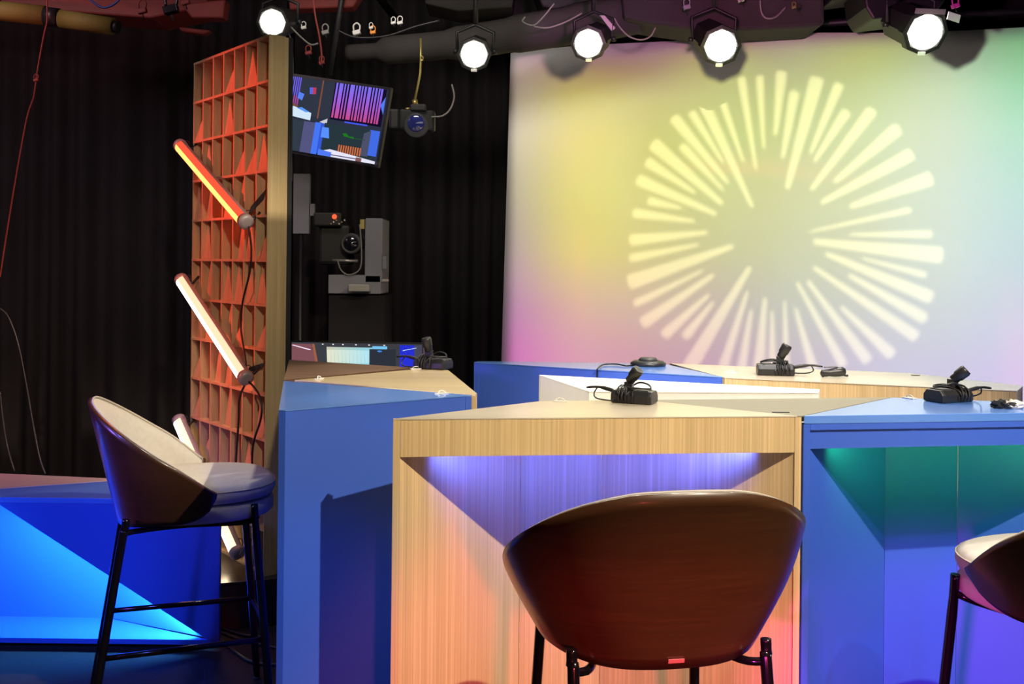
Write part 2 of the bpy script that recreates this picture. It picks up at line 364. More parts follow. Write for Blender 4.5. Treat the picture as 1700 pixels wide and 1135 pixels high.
# ------------------------------------------------------------------ backdrop
mb = MB(); NX = 90; NZ = 30; vs = []
for j in range(NZ + 1):
    for i in range(NX + 1):
        s_ = -0.0 + i / NX * 4.0; x = BA.x + BDn.x * s_; y = BA.y + BDn.y * s_
        zt = 2.675 + 0.03 * math.sin(s_ * 1.3 + 0.3) + 0.006 * math.sin(s_ * 5)
        z = 0.05 + (zt - 0.05) * j / NZ
        wv = 0.006 * math.sin(s_ * 4 + j * 0.1) * (1 - j / NZ)
        ed = -0.05 * (1 - j / NZ) if i == 0 else 0
        vs.append((x + BN.x * wv + ed, y + BN.y * wv, z))
fs = [(j * (NX + 1) + i, j * (NX + 1) + i + 1, (j + 1) * (NX + 1) + i + 1, (j + 1) * (NX + 1) + i) for j in range(NZ) for i in range(NX)]
bd = thing('backdrop', (BA.x, BA.y, 0.05), 'wide pale cloth backdrop lit yellow, pink and green with a starburst', 'backdrop')
mb.add(vs, fs, True)
o = obj('cloth', mb, SCREENF, bd, world=True); so = o.modifiers.new('s', 'SOLIDIFY'); so.thickness = 0.004; so.offset = 1
pb = MB().tube([(BA.x - 0.03, BA.y + 0.02, 2.74), (BA.x + BDn.x * 2 + 0.01, BA.y + BDn.y * 2 + 0.02, 2.75), (BA.x + BDn.x * 4, BA.y + BDn.y * 4 + 0.02, 2.74)], 0.02)
obj('batten', pb, BLKM, bd, world=True)

# gobo projector: lamp behind a slotted metal disc, throws the starburst
RAYS = [(430,430,40,690,545),(465,500,30,575,525),(460,370,35,620,475),(480,310,45,710,512),(575,318,30,712,465),(548,225,38,728,442),
(607,208,28,712,375),(630,140,40,808,520),(690,118,28,778,372),(772,95,28,820,397),(832,90,26,846,328),(905,75,36,884,285),(948,140,34,908,360),
(1022,95,48,922,462),(1095,115,34,1000,345),(1120,205,34,1012,372),(1205,200,40,1002,465),(1290,260,45,1080,438),(1335,345,45,1035,508),
(1400,425,50,1130,520),(1330,530,20,1000,602),(1400,610,26,1130,612),(1435,680,55,1010,635),(1380,745,22,1170,690),(1400,820,45,1050,675),
(1380,890,40,1125,745),(1350,950,40,1010,720),(1270,1010,40,1100,850),(1190,1030,38,990,765),(1110,1045,32,955,770),(1010,1060,32,950,855),
(920,1060,24,915,830),(875,1060,28,873,865),(828,1070,38,850,820),(770,1070,32,805,860),(705,1070,34,792,800),(600,1050,50,800,720),
(585,950,32,680,835),(515,945,36,665,810),(445,905,40,680,745),(420,840,26,645,730),(400,770,50,745,650),(405,690,28,630,645),
(405,630,38,660,605),(415,540,32,618,568)]
GP = Vector((0.55, 1.9, 2.62)); gt = PB(1300, 385)
gax = (gt - GP).normalized(); gu = gax.cross(Vector((0, 0, 1))).normalized(); gv = gu.cross(gax)
GDI = 0.30
def to_gobo(px, py):
    p = PB(px, py) - GP; k = GDI / p.dot(gax); return Vector((p.dot(gu) * k, p.dot(gv) * k))
holes = []
for (xo, yo, wd, xi, yi) in RAYS:
    d = Vector((xo - xi, yo - yi)).normalized(); n = Vector((-d.y, d.x)); a = Vector((xi, yi)); b = Vector((xo, yo))
    q = [a - n * wd * 0.17, a + n * wd * 0.17, b + n * wd * 0.5 - d * 8, b + n * wd * 0.25, b - n * wd * 0.25, b - n * wd * 0.5 - d * 8]
    holes.append([to_gobo(840 + p.x / 1.9767, 80 + p.y / 1.9767) for p in q])
R_ = 0.14; ring = [Vector((R_ * math.cos(a * PI / 24), R_ * math.sin(a * PI / 24))) for a in range(48)]
co = list(ring); fc = [list(range(48))]
for h in holes:
    n0 = len(co); co += h; fc.append(list(range(n0, n0 + len(h))))
edges = [(f[i], f[(i + 1) % len(f)]) for f in fc for i in range(len(f))]
cv, ce, cf, *_ = geometry.delaunay_2d_cdt(co, edges, [], 0, 1e-7)
def inside(p, poly):
    c = False; j = len(poly) - 1
    for i in range(len(poly)):
        if (poly[i].y > p.y) != (poly[j].y > p.y) and p.x < (poly[j].x - poly[i].x) * (p.y - poly[i].y) / (poly[j].y - poly[i].y) + poly[i].x: c = not c
        j = i
    return c
keep = []
for f in cf:
    ctr = sum((cv[i] for i in f), Vector((0, 0))) / len(f)
    if not any(inside(ctr, h) for h in holes): keep.append(f)
gob = thing('gobo_projector', GP, 'black profile spotlight throwing the starburst, hung in front of the backdrop', 'projector')
gm = MB(); gm.add([gax * GDI + gu * p.x + gv * p.y for p in cv], keep); obj('slotted_disc', gm, BLKM, gob)
gm = MB(); gm.lathe([(0.14, -0.12), (0.145, 0.0), (0.145, 0.34)], ax=gax, seg=32)
gm.f = gm.f[:-1]; gm.sm = gm.sm[:-1]; obj('barrel', gm, BLKM, gob)
gl = spot('gobo_lamp', (0, 0, 0), (0, 0, 1), (1.0, 0.88, 0.42), 270, 56, 0.0, 0.0012); gl.parent = gob; gl.rotation_euler = gax.to_track_quat('-Z', 'Y').to_euler()

# ------------------------------------------------------------------ desks
HD = 1.06; TT = 0.003
def desk(poly, label, topm, bodym, base_z=0.0, h=HD, inset=0.0, name='desk'):
    c = sum((Vector(p) for p in poly), Vector((0, 0))) / len(poly)
    return thing(name, (c.x, c.y, base_z), label, 'desk')
def solid_desk(poly, label, topm, bodym, h=HD, body_open=None):
    t = desk(poly, label, topm, bodym)
    obj('top', MB().prism(poly, h - TT, h), topm, t, world=True)
    n = len(poly); a = sum(poly[i][0] * poly[(i + 1) % n][1] - poly[(i + 1) % n][0] * poly[i][1] for i in range(n))
    pl = list(poly) if a > 0 else list(poly)[::-1]
    # side boards set just inside the edge of the top, joints visible
    for i in range(n):
        p, q = Vector(pl[i]), Vector(pl[(i + 1) % n]); d = (q - p).normalized(); nn = Vector((-d.y, d.x))
        p2 = p + nn * 0.0015 + d * 0.02; q2 = q + nn * 0.0015 - d * 0.02
        if (q2 - p2).dot(d) < 0.02: p2, q2 = p + nn * 0.0015, q + nn * 0.0015
        obj('side_panel', MB().wall(p2, q2, 0.0, h - TT - 0.001), bodym, t, world=True)
    for i in range(n):
        p0, p, q = Vector(pl[i - 1]), Vector(pl[i]), Vector(pl[(i + 1) % n])
        e1 = (p - p0).normalized(); e2 = (q - p).normalized(); L1 = min(0.021, (p - p0).length / 2); L2 = min(0.021, (q - p).length / 2)
        if abs(e1.cross(e2)) < 0.2: continue
        bis = (e2 - e1).normalized()
        obj('corner_post', MB().prism([p - e1 * L1, p, p + e2 * L2, p + bis * 0.028 ], 0, h - TT - 0.001), bodym, t, world=True)
    return t
# ring on the left: blue, oak, walnut
A_ = P(463, 680, HD); A2 = P(474, 680.5, HD); B_ = P(783, 655.5, HD); C_ = P(471, 632, HD)
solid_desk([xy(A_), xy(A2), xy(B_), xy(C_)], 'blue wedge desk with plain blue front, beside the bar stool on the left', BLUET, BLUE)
G = 0.004
O1 = P(478, 631, HD); O2 = P(792, 653, HD); O3 = P(744, 614, HD); O4 = P(692, 612.5, HD)
solid_desk([xy(O1 + Vector((0.02, 0.01, 0))), (B_.x + 0.012, B_.y + 0.004), xy(O2), xy(O3), xy(O4)], 'oak wedge desk with microphone pack, between the blue and the dark walnut desks', OAKT, OAK)
W1 = P(470, 631, HD); W2 = P(480, 597, HD); W3 = P(694, 610.5, HD)
solid_desk([(W1.x, W1.y + 0.012), xy(W2), (W3.x - 0.01, W3.y + 0.012)], 'dark walnut topped wedge desk in front of the lower monitor', WALNUT, WALNUT)
# white desk in the middle
solid_desk([xy(P(895, 622, HD)), xy(P(978, 649.5, HD)), xy(P(1359, 651.5, HD)), xy(P(1361, 646, HD))], 'white wedge desk standing behind the oak desk in the centre', WHITE, WHITE)
# back row
K1 = P(787, 601, HD); K2 = P(1199, 625.5, HD); K3 = P(1100, 603, HD); K0 = P(793, 599.3, HD)
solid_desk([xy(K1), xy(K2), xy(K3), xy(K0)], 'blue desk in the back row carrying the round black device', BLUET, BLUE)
E1 = P(1203, 626.5, HD); E2 = P(1688, 648.5, HD); E3 = P(1698, 640, HD); E4 = P(1510, 619, HD)
solid_desk([xy(E1), xy(E2), xy(E3), xy(E4), (K3.x + 0.03, K3.y + 0.01)], 'oak fronted pale topped desk in the back row before the backdrop', CREAM, OAK)

def cave_desk(L_, R_, B2, B1, F1, F2, label, topm, bodym, ledm, zf=0.964, frame=False, TT=0.003):
    """desk with a fascia, end cheeks and a folded back wall under the overhang"""
    poly = [L_, R_, B2, B1]; t = desk(poly, label, topm, bodym)
    if frame: obj('top', MB().prism(poly, HD - TT, HD), topm, t, bevel=0.0015, world=True)
    else:
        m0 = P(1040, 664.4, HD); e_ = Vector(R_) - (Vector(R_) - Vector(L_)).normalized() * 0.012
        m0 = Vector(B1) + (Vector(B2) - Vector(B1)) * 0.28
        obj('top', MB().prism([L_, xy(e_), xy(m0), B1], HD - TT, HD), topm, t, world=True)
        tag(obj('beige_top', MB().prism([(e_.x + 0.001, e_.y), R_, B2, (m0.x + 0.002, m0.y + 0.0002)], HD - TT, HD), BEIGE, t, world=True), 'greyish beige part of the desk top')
    L_, R_, F1, F2, B1, B2 = map(Vector, (L_, R_, F1, F2, B1, B2))
    d = (R_ - L_).normalized(); n = Vector((-d.y, d.x)); ck = 0.018
    # cheeks
    obj('cheek', MB().prism([L_ + n * 0.001, L_ + d * ck, L_ + d * ck + n * 0.03, L_ + n * 0.03], 0, HD - TT - 0.0005), bodym, t, world=True)
    obj('cheek', MB().prism([R_ + n * 0.001, R_ + n * 0.03, R_ - d * ck + n * 0.03, R_ - d * ck], 0, HD - TT - 0.0005), bodym, t, world=True)
    a, b = L_ + d * (ck + 0.0008), R_ - d * (ck + 0.0008)
    if frame:
        obj('top_rail', MB().wall(a, b, 1.022, HD - TT - 0.0005), bodym, t, world=True) if HD - TT > 1.022 else None
        obj('fascia', MB().wall(a + n * 0.006, b + n * 0.006, zf, 1.0215), bodym, t, world=True)
    else:
        obj('fascia', MB().wall(a + n * 0.001, b + n * 0.001, zf, HD - TT - 0.0005), bodym, t, world=True)
    # soffit under the top
    obj('soffit', MB().prism([a + n * 0.025, b + n * 0.025, F2 - n * 0.003, F1 - n * 0.003], zf + 0.012, zf + 0.022), bodym, t, world=True)
    a2, b2 = L_ + d * ck + n * 0.004, R_ - d * ck + n * 0.004
    obj('folded_panel', MB().wall(a2, F1, 0, zf + 0.010), bodym, t, world=True)
    obj('folded_panel', MB().wall(F1 + d * 0.0012, F2 - d * 0.0012, 0, zf + 0.010), bodym, t, world=True)
    obj('folded_panel', MB().wall(F2, b2, 0, zf + 0.010), bodym, t, world=True)
    obj('back_rail', MB().wall(B2 - (B2 - B1).normalized() * 0.01, B1 + (B2 - B1).normalized() * 0.01, zf + 0.03, HD - TT - 0.001), bodym, t, world=True)
    s0, s1 = L_ + d * 0.12 + n * 0.03, R_ - d * 0.12 + n * 0.03
    obj('led_strip', MB().wall(s0, s1, zf + 0.006, zf + 0.011, 0.01), ledm, t, world=True)
    return t, (s0 + s1) / 2, (s1 - s0).length, d, n
WL = xy(P(653, 695, HD)); WR = xy(P(1331, 690, HD)); WB2 = xy(P(1478, 659.5, HD)); WB1 = xy(P(897, 665.5, HD))
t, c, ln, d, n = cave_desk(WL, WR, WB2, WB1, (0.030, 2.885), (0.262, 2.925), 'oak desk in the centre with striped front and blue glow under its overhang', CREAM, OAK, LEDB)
def under(name, c, ln, d, n, col, p, z):
    o = area(name, (c.x + n.x * 0.012, c.y + n.y * 0.012, z), (c.x + n.x * 0.09, c.y + n.y * 0.09, 0.6), col, p, ln, 0.012)
    o.matrix_world = Matrix.Translation(o.location) @ Matrix(((d.x, n.x, 0), (d.y, n.y, 0), (0, 0, 1))).to_4x4() @ Matrix.Rotation(math.radians(62), 4, 'X')
    return o
under('blue_led_strip', c, ln, d, n, (0.05, 0.09, 1.0), 3.2, 0.966).data.spread = math.radians(130)
RL = Vector(WR) + Vector((0.006, 0.0012)); r1 = P(1700, 685, HD); dd = (Vector(xy(r1)) - RL).normalized()
RRv = RL + dd * 1.09
b2 = P(1480, 659, HD); b3 = P(1700, 667, HD); db = (Vector(xy(b3)) - Vector(xy(b2))).normalized()
RB2 = Vector(xy(b2)) + db * 1.05; RB1 = Vector(WB2) + Vector((0.006, 0.001))
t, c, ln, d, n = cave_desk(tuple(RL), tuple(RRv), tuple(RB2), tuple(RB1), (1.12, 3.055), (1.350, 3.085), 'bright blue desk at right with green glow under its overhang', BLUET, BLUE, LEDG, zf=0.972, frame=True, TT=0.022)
under('green_led_strip', c, ln, d, n, (0.05, 1.0, 0.12), 1.3, 0.974).data.spread = math.radians(140)
# cable slots in the tops
for (px, py, wd, lab) in ((1296, 684.5, 0.045, 'thin dark slot on the centre oak desk top, near its right corner'), (1520, 623, 0.03, 'thin dark slot on the pale desk top in the back row')):
    p = P(px, py, HD); solo('cable_slot', MB().box(p.x - wd / 2, p.x + wd / 2, p.y - 0.005, p.y + 0.005, HD, HD + 0.0015), BLKM, lab, 'cable slot')

# ------------------------------------------------------------------ low table on the left
TZ = 0.567
fy = 3.79
tt = thing('low_table', (-2.1, 3.95, 0), 'low blue table with diagonal cut front glowing azure, left of the bar stool', 'table')
xr = P(364, 1000, d=fy).x; xl = -3.6
def Pf(px, py): p = P(px, py, d=fy); return (p.x, p.z)
front_tri = [Pf(364, 828), Pf(364, 1088), Pf(345, 1062), (Pf(0, 838)[0], Pf(0, 838)[1])]
sl = (front_tri[3][1] - front_tri[2][1]) / (front_tri[3][0] - front_tri[2][0])
ztop = TZ - 0.02; xe = front_tri[2][0] + (ztop - front_tri[2][1]) / sl
def face_poly(name, pts, y0, th, m_, par, **k):      # upright plate with outline in X,Z
    mb = MB(); n_ = len(pts); vs = [(p[0], y0, p[1]) for p in pts] + [(p[0], y0 + th, p[1]) for p in pts]
    a = sum(pts[i][0] * pts[(i + 1) % n_][1] - pts[(i + 1) % n_][0] * pts[i][1] for i in range(n_))
    fs = [tuple(range(n_)), tuple(range(n_, 2 * n_))[::-1]] + [(i, n_ + i, n_ + (i + 1) % n_, (i + 1) % n_) for i in range(n_)]
    if a < 0: fs = [f[::-1] for f in fs]
    mb.add(vs, fs); return obj(name, mb, m_, par, world=True, **k)
face_poly('front_panel', [(xe, ztop), (front_tri[2][0], front_tri[2][1]), (xr, 0.022), (xr, ztop)], fy, 0.02, BLUE, tt)
obj('base_board', MB().prism([(xl, fy - 0.002), (xr - 0.03, fy - 0.002), (-1.60, fy + 0.235), (xl, fy + 0.255)], 0.030, 0.048), BLUE, tt, world=True)
obj('plinth_board', MB().prism([(xl, fy + 0.03), (xr - 0.12, fy + 0.03), (-1.5, fy + 0.25), (xl, fy + 0.3)], 0.0, 0.030), BLKM, tt, world=True)
obj('inner_panel', MB().wall((xr - 0.005, fy + 0.022), (-1.56, 4.03), 0.048, ztop), BLUE, tt, world=True)
obj('inner_panel', MB().wall((-1.561, 4.031), (xl, 4.05), 0.048, ztop), BLUE, tt, world=True)
tp0 = P(-40, 814, TZ); tp1 = P(200, 797, TZ)
dl = (Vector(xy(tp1)) - Vector(xy(tp0))).normalized()
bk = Vector(xy(tp0)) + dl * 0.62
obj('top', MB().prism([(tp0.x, fy), (xr, fy), (xr, fy + 0.03), (bk.x, bk.y), (tp0.x, tp0.y)], ztop, TZ), BLUET, tt, bevel=0.0015, world=True)
t2 = thing('low_table', (-2.3, 4.2, 0), 'low pale table lit pink, behind the low blue table', 'table')
pk = [xy(tp0 + Vector((-0.3, -0.015, 0))), (tp0.x, tp0.y + 0.004), (bk.x - 0.01, bk.y + 0.006), xy(P(203, 795, TZ)), xy(P(-60, 783, TZ))]
pk = [(p[0], p[1] + 0.004) for p in pk]
obj('top', MB().prism(pk, ztop, TZ), CREAM, t2, bevel=0.0015, world=True)
obj('side_panel', MB().wall((-3.4, 4.11), (-1.72, 4.11), 0, ztop - 0.001), OAK, t2, world=True)
# azure strip along the cut edge
pA = Vector((front_tri[2][0] - 0.06, fy + 0.03, front_tri[2][1] + 0.03)); pB_ = Vector((xe - 0.4, fy + 0.03, ztop - 0.03 + 0.4 * 0))
pB_ = Vector((xe + 0.02, fy + 0.03, ztop - 0.02))
obj('led_strip', MB().tube([pA + Vector((0.06, 0, 0.02)), pB_ + Vector((0.03, 0, 0))], 0.005, 6), LEDC, tt, world=True)
mid = (pA + pB_) / 2; dv = (pB_ - pA).normalized()
la = area('azure_led_strip', mid, mid + Vector((0, 0, -1)), (0.05, 0.32, 1.0), 16, (pB_ - pA).length, 0.012)
down = Vector((dv.z, 0.0, -dv.x)); down = down if down.z < 0 else -down
aim = (down * 0.9 + Vector((0, 0.6, 0))).normalized()
zc = -aim; xc = dv; yc = zc.cross(xc).normalized(); xc = yc.cross(zc)
la.matrix_world = Matrix(((xc.x, yc.x, zc.x, mid.x), (xc.y, yc.y, zc.y, mid.y), (xc.z, yc.z, zc.z, mid.z), (0, 0, 0, 1)))
lb = area('azure_led_strip', (-2.3, fy + 0.05, ztop - 0.02), (-2.2, 4.0, 0.1), (0.06, 0.30, 1.0), 5, 0.6, 0.02)

# ------------------------------------------------------------------ lattice screen on its plinth
pz = 0.184
pl = thing('plinth', (-1.2, 4.45, 0), 'low black plinth under the wooden lattice screen', 'plinth')
PLP = [(-1.53, 4.10), (-1.145, 4.02), (-0.92, 4.09), (-0.86, 4.4), (-0.86, 4.95), (-1.53, 4.95)]
obj('body', MB().prism([(p[0] * 0.995, p[1]) for p in PLP], 0, pz - 0.013), PLINTH, pl, world=True)
obj('top', MB().prism(PLP, pz - 0.012, pz), PLINTH, pl, bevel=0.002, world=True)
L0 = Vector((-1.486, 4.75)); L1 = Vector((-0.985, 4.12))          # far (left) and near (right) ends of the front plane
ld = (L1 - L0).normalized(); lw = (L1 - L0).length; lback = Vector((-ld.y, ld.x))
if lback.dot(Vector((1, 0))) < 0: lback = -lback
LH = 2.36 - pz; NC, NR = 7, 12; DEP = 0.078
la_ = thing('lattice_screen', (-1.2, 4.5, pz), 'tall wooden lattice screen of open cells, lit red, on the black plinth', 'screen')
def lp(s_, dpt): v = L0 + ld * s_ + lback * dpt; return (v.x, v.y)
def lbox(name, s0, s1, d0, d1, z0, z1, m_, **k):
    return obj(name, MB().prism([lp(s0, d0), lp(s1, d0), lp(s1, d1), lp(s0, d1)], z0, z1), m_, la_, world=True, **k)
T = 0.0105; rh = (LH) / NR; cw = lw / NC
lbox('side_post', lw, lw + 0.004, -0.004, DEP + 0.004, pz, pz + LH, POSTW)
lbox('back_panel', 0, lw, DEP - 0.006, DEP, pz, pz + LH, LATW)
lbox('backing_board', 0, lw + 0.004, DEP + 0.005, DEP + 0.025, pz, pz + LH + 0.002, BLKM)
for r_ in range(NR + 1):
    z = pz + r_ * rh; z0 = max(z - T / 2, pz); lbox('shelf', 0, lw - 0.0005, 0, DEP - 0.0065, z0, z0 + T, LATW)
dproto = None
for r_ in range(NR):
    for c_ in range(NC + 1):
        s0 = min(max(c_ * cw - T / 2, 0), lw - T - 0.0005); lbox('divider', s0, s0 + T, 0.001, DEP - 0.0065, pz + r_ * rh + T / 2 + (T / 2 if r_ == 0 else 0), pz + (r_ + 1) * rh - T / 2, LATW)
# fillers: R apex top right, L apex top left, F full board
PAT = ["...R.L.", "R..L...", "FL..RRL", "LF.LF..", ".L..FLR", "LF.LLLL", "FFRFR.R", "R.FF.L.", "R..F..L", ".R...L.", "..R..R.", "L....R."]
for r_, row in enumerate(PAT):
    zb = pz + (NR - 1 - r_) * rh + T / 2 + 0.0005; zt = zb + rh - T - 0.004
    if NR - 1 - r_ == 0: zb += T / 2
    for c_, k in enumerate(row):
        if k == '.': continue
        s0 = c_ * cw + T / 2 + 0.0005; s1 = (c_ + 1) * cw - T / 2 - 0.0005
        f0 = 0.006; f1 = 0.028
        if k == 'F': f1 = f0 = 0.02
        ap = s1 if k == 'R' else s0
        if k == 'F': pts = [(s0, f0, zb), (s1, f0, zb), (s1, f0 + 0.02, zt), (s0, f0 + 0.02, zt)]
        else: pts = [(s0, f0, zb), (s1, f0, zb), (ap, f1, zt)]
        nn = len(pts); vs = []
        for (s_, d_, z_) in pts: q = lp(s_, d_); vs.append((q[0], q[1], z_))
        for (s_, d_, z_) in pts: q = lp(s_, DEP - 0.008); vs.append((q[0], q[1], z_))
        fs = [tuple(range(nn))[::-1], tuple(range(nn, 2 * nn))] + [(i, (i + 1) % nn, nn + (i + 1) % nn, nn + i) for i in range(nn)]
        obj('wedge_block', MB().add(vs, fs), LATW, la_, world=True)

# LED tubes clamped in front of the lattice
def lat_pt(px, py, off):
    u, v = ray(px, py); a = L0 - lback * off
    t_ = (u * a.y - a.x) / (ld.x - u * ld.y); Y = a.y + t_ * ld.y
    return Vector((u * Y, Y, CZ + v * Y))
def led_tube(p0, p1, emm, label, spill, power):
    a = lat_pt(*p0, 0.05); b = lat_pt(*p1, 0.05); d = (b - a).normalized(); t = thing('led_tube', a, label, 'light tube', 'light tubes clamped to the lattice')
    r = 0.029; front = Vector((-lback.x, -lback.y, 0)); front = (front - d * front.dot(d)).normalized()
    tocam = (Vector((0, 0, CZ)) - a).normalized(); tocam = (tocam - d * tocam.dot(d)).normalized()
    fr = (front * 0.7 + Vector((-0.75, 0.05, -0.45))); fr = (fr - d * fr.dot(d)).normalized(); sd = d.cross(fr)
    def arc(a0, a1, rr, n_=12): return [(fr * math.cos(a0 + (a1 - a0) * i / n_) + sd * math.sin(a0 + (a1 - a0) * i / n_)) * rr for i in range(n_ + 1)]
    def ext(name, ring_, m_):
        n_ = len(ring_); Ln = (b - a)
        vs = [p + d * 0.03 for p in ring_] + [p + Ln - d * 0.03 for p in ring_]
        fs = [(i, (i + 1) % n_, n_ + (i + 1) % n_, n_ + i) for i in range(n_)] + [tuple(range(n_))[::-1], tuple(range(n_, 2 * n_))]
        return obj(name, MB().add(vs, fs), m_, t)
    ext('diffuser', arc(-PI * 0.58, PI * 0.58, r), emm)
    tag(ext('bright_core', arc(-PI * 0.27, PI * 0.27, r * 1.03), CORE1 if emm is TUBE1 else CORE2), 'brighter middle band of the tube')
    ext('housing', arc(PI * 0.595, PI * 1.405, r * 0.98), LILAC)
    for k, (q, dr) in enumerate(((Vector(), d), ((b - a), -d))):
        obj('end_cap', MB().lathe([(0.018, 0), (r * 1.08, 0.004), (r * 1.08, 0.030)], o=q, ax=dr, seg=20), LILAC, t)
        c = q + dr * 0.04
        obj('clamp', MB().tube([c + fr * 0.0 - front * 0.02, c - front * 0.045, c - front * 0.052 + Vector((0.02, 0, 0.03))], 0.006, 6), BLK, t)
        obj('safety_loop', MB().tube([c - front * 0.02 + Vector((0.012 * math.cos(x), 0.004, 0.02 + 0.016 * math.sin(x))) for x in [i * 0.7 for i in range(10)]], 0.0022, 5), BLK, t)
    l = area('tube_spill', (a + b) / 2 + fr * 0.04, (a + b) / 2 + fr, spill, power, (b - a).length * 0.9, 0.04)
    zc = -fr; xc = d; yc = zc.cross(xc); pp = (a + b) / 2 + fr * 0.035
    l.matrix_world = Matrix(((xc.x, yc.x, zc.x, pp.x), (xc.y, yc.y, zc.y, pp.y), (xc.z, yc.z, zc.z, pp.z), (0, 0, 0, 1)))
    return t, a, b
t_1, a1, b1 = led_tube((298, 240), (410, 370), TUBE1, 'glowing orange red light tube, uppermost on the lattice screen', (1, 0.12, 0.03), 3)
t_2, a2, b2_ = led_tube((300, 462), (410, 630), TUBE2, 'glowing white light tube with pink rim, middle of the lattice screen', (1, 0.5, 0.35), 4)
t_3, a3, b3_ = led_tube((296, 694), (396, 922), TUBE3, 'glowing warm white light tube, lowest on the lattice, behind the stool seat', (1, 0.75, 0.45), 5)
# spill of the lowest tube on the plinth
# black straps tying tubes
def strap(px, py, qx, qy, w_, label):
    p = lat_pt(px, py, 0.02); q = lat_pt(qx, qy, -0.03); d = q - p; up = Vector((0, 0, w_)); nn = d.cross(up).normalized() * 0.004
    mb = MB(); mb.obox((p + q) / 2, d / 2, nn, up / 2 + d.normalized() * w_ * 0.3); return solo('strap', mb, BLK, label, 'strap', 'black straps on the lattice')
strap(414, 352, 440, 322, 0.03, 'black strap at the lower end of the uppermost light tube')
strap(412, 614, 438, 606, 0.02, 'black strap at the lower end of the middle light tube')
def cable(pts, r, label, m_=CABLE, group=None, name='cable', sub=5):
    mb = MB().tube(pts, r, 6, sub=sub); return solo(name, mb, m_, label, 'cable', group, base=pts[0])
cable([lat_pt(412, 372, 0.04), lat_pt(417, 410, 0.03), lat_pt(415, 450, 0.02), lat_pt(403, 500, 0.02), lat_pt(400, 545, 0.02), lat_pt(408, 600, 0.03), lat_pt(408, 622, 0.05)], 0.0045, 'black cable running down the lattice from the top tube to the middle tube')
cable([lat_pt(410, 632, 0.04), lat_pt(398, 660, 0.03), lat_pt(396, 700, 0.02), lat_pt(392, 760, 0.02), lat_pt(388, 830, 0.02), lat_pt(372, 880, 0.03), lat_pt(385, 925, 0.03)], 0.0045, 'black cable hanging from the middle tube down the left of a forked pair')
cable([lat_pt(412, 632, 0.04), lat_pt(430, 655, 0.02), lat_pt(434, 690, 0.02), lat_pt(420, 740, 0.02), lat_pt(420, 800, 0.02), lat_pt(430, 860, 0.02)], 0.0045, 'black cable hanging from the middle tube, right of a forked pair')
cable([lat_pt(398, 920, 0.05), lat_pt(408, 906, 0.04), lat_pt(420, 905, 0.03), lat_pt(428, 925, 0.02), lat_pt(432, 942, 0.02)], 0.004, 'thin pale cable loop at the foot of the lowest tube', CABLEG)
# floor cables by the plinth
for i, pts in enumerate(([(370, 1040), (400, 1052), (430, 1060), (470, 1068)], [(368, 1050), (395, 1072), (425, 1090), (470, 1094)], [(372, 1034), (410, 1046), (450, 1050)])):
    q = [P(x, y, 0.006) for x, y in pts]
    q = [Vector((v.x, v.y - 0.05, v.z)) for v in q]
    cable(q, 0.006, ['black cable on the floor right beside the plinth, middle one', 'black cable on the floor, nearest the camera of the three by the plinth', 'black cable on the floor against the plinth foot'][i], group='floor cables by the plinth')

# ------------------------------------------------------------------ stools
def shell_r(th, z):
    """plan radius vector of the shell at angle th (0 = back), squarish and flaring with height"""
    n_ = 2.5; dz = max(0.0, z - 0.645); a = 0.226 + 0.60 * dz / (1 + (dz / 0.22) ** 3) ** (1 / 3); b = 0.215 + 0.24 * (z - 0.65)
    s_, c_ = math.sin(th), math.cos(th)
    k = (abs(s_) ** n_ + abs(c_) ** n_) ** (-1 / n_)
    return Vector((a * k * s_, 0.02 - b * k * c_))
TH = math.radians(106)
def shell_z(th, v, mg=0.0):
    q = shell_r(th, 0.88); y = q.y
    top = 1.014 - 0.63 * max(0.0, y + 0.245) - 0.035 * min(1.0, abs(q.x) / 0.32) ** 2
    bot = 0.645 + 0.018 * min(1, abs(shell_r(th, 0.65).x) / 0.22) ** 4
    e = abs(th) / TH; mid_ = 0.757
    k = 1.0
    if e > 0.68: k = max(0.0, 1 - ((e - 0.68) / 0.32) ** 2.5) ** 0.42
    top = mid_ + (top - mid_) * k; bot = mid_ + (bot - mid_) * k
    top -= mg; bot += mg
    if top < bot: top = bot = (top + bot) / 2
    return bot + (top - bot) * v
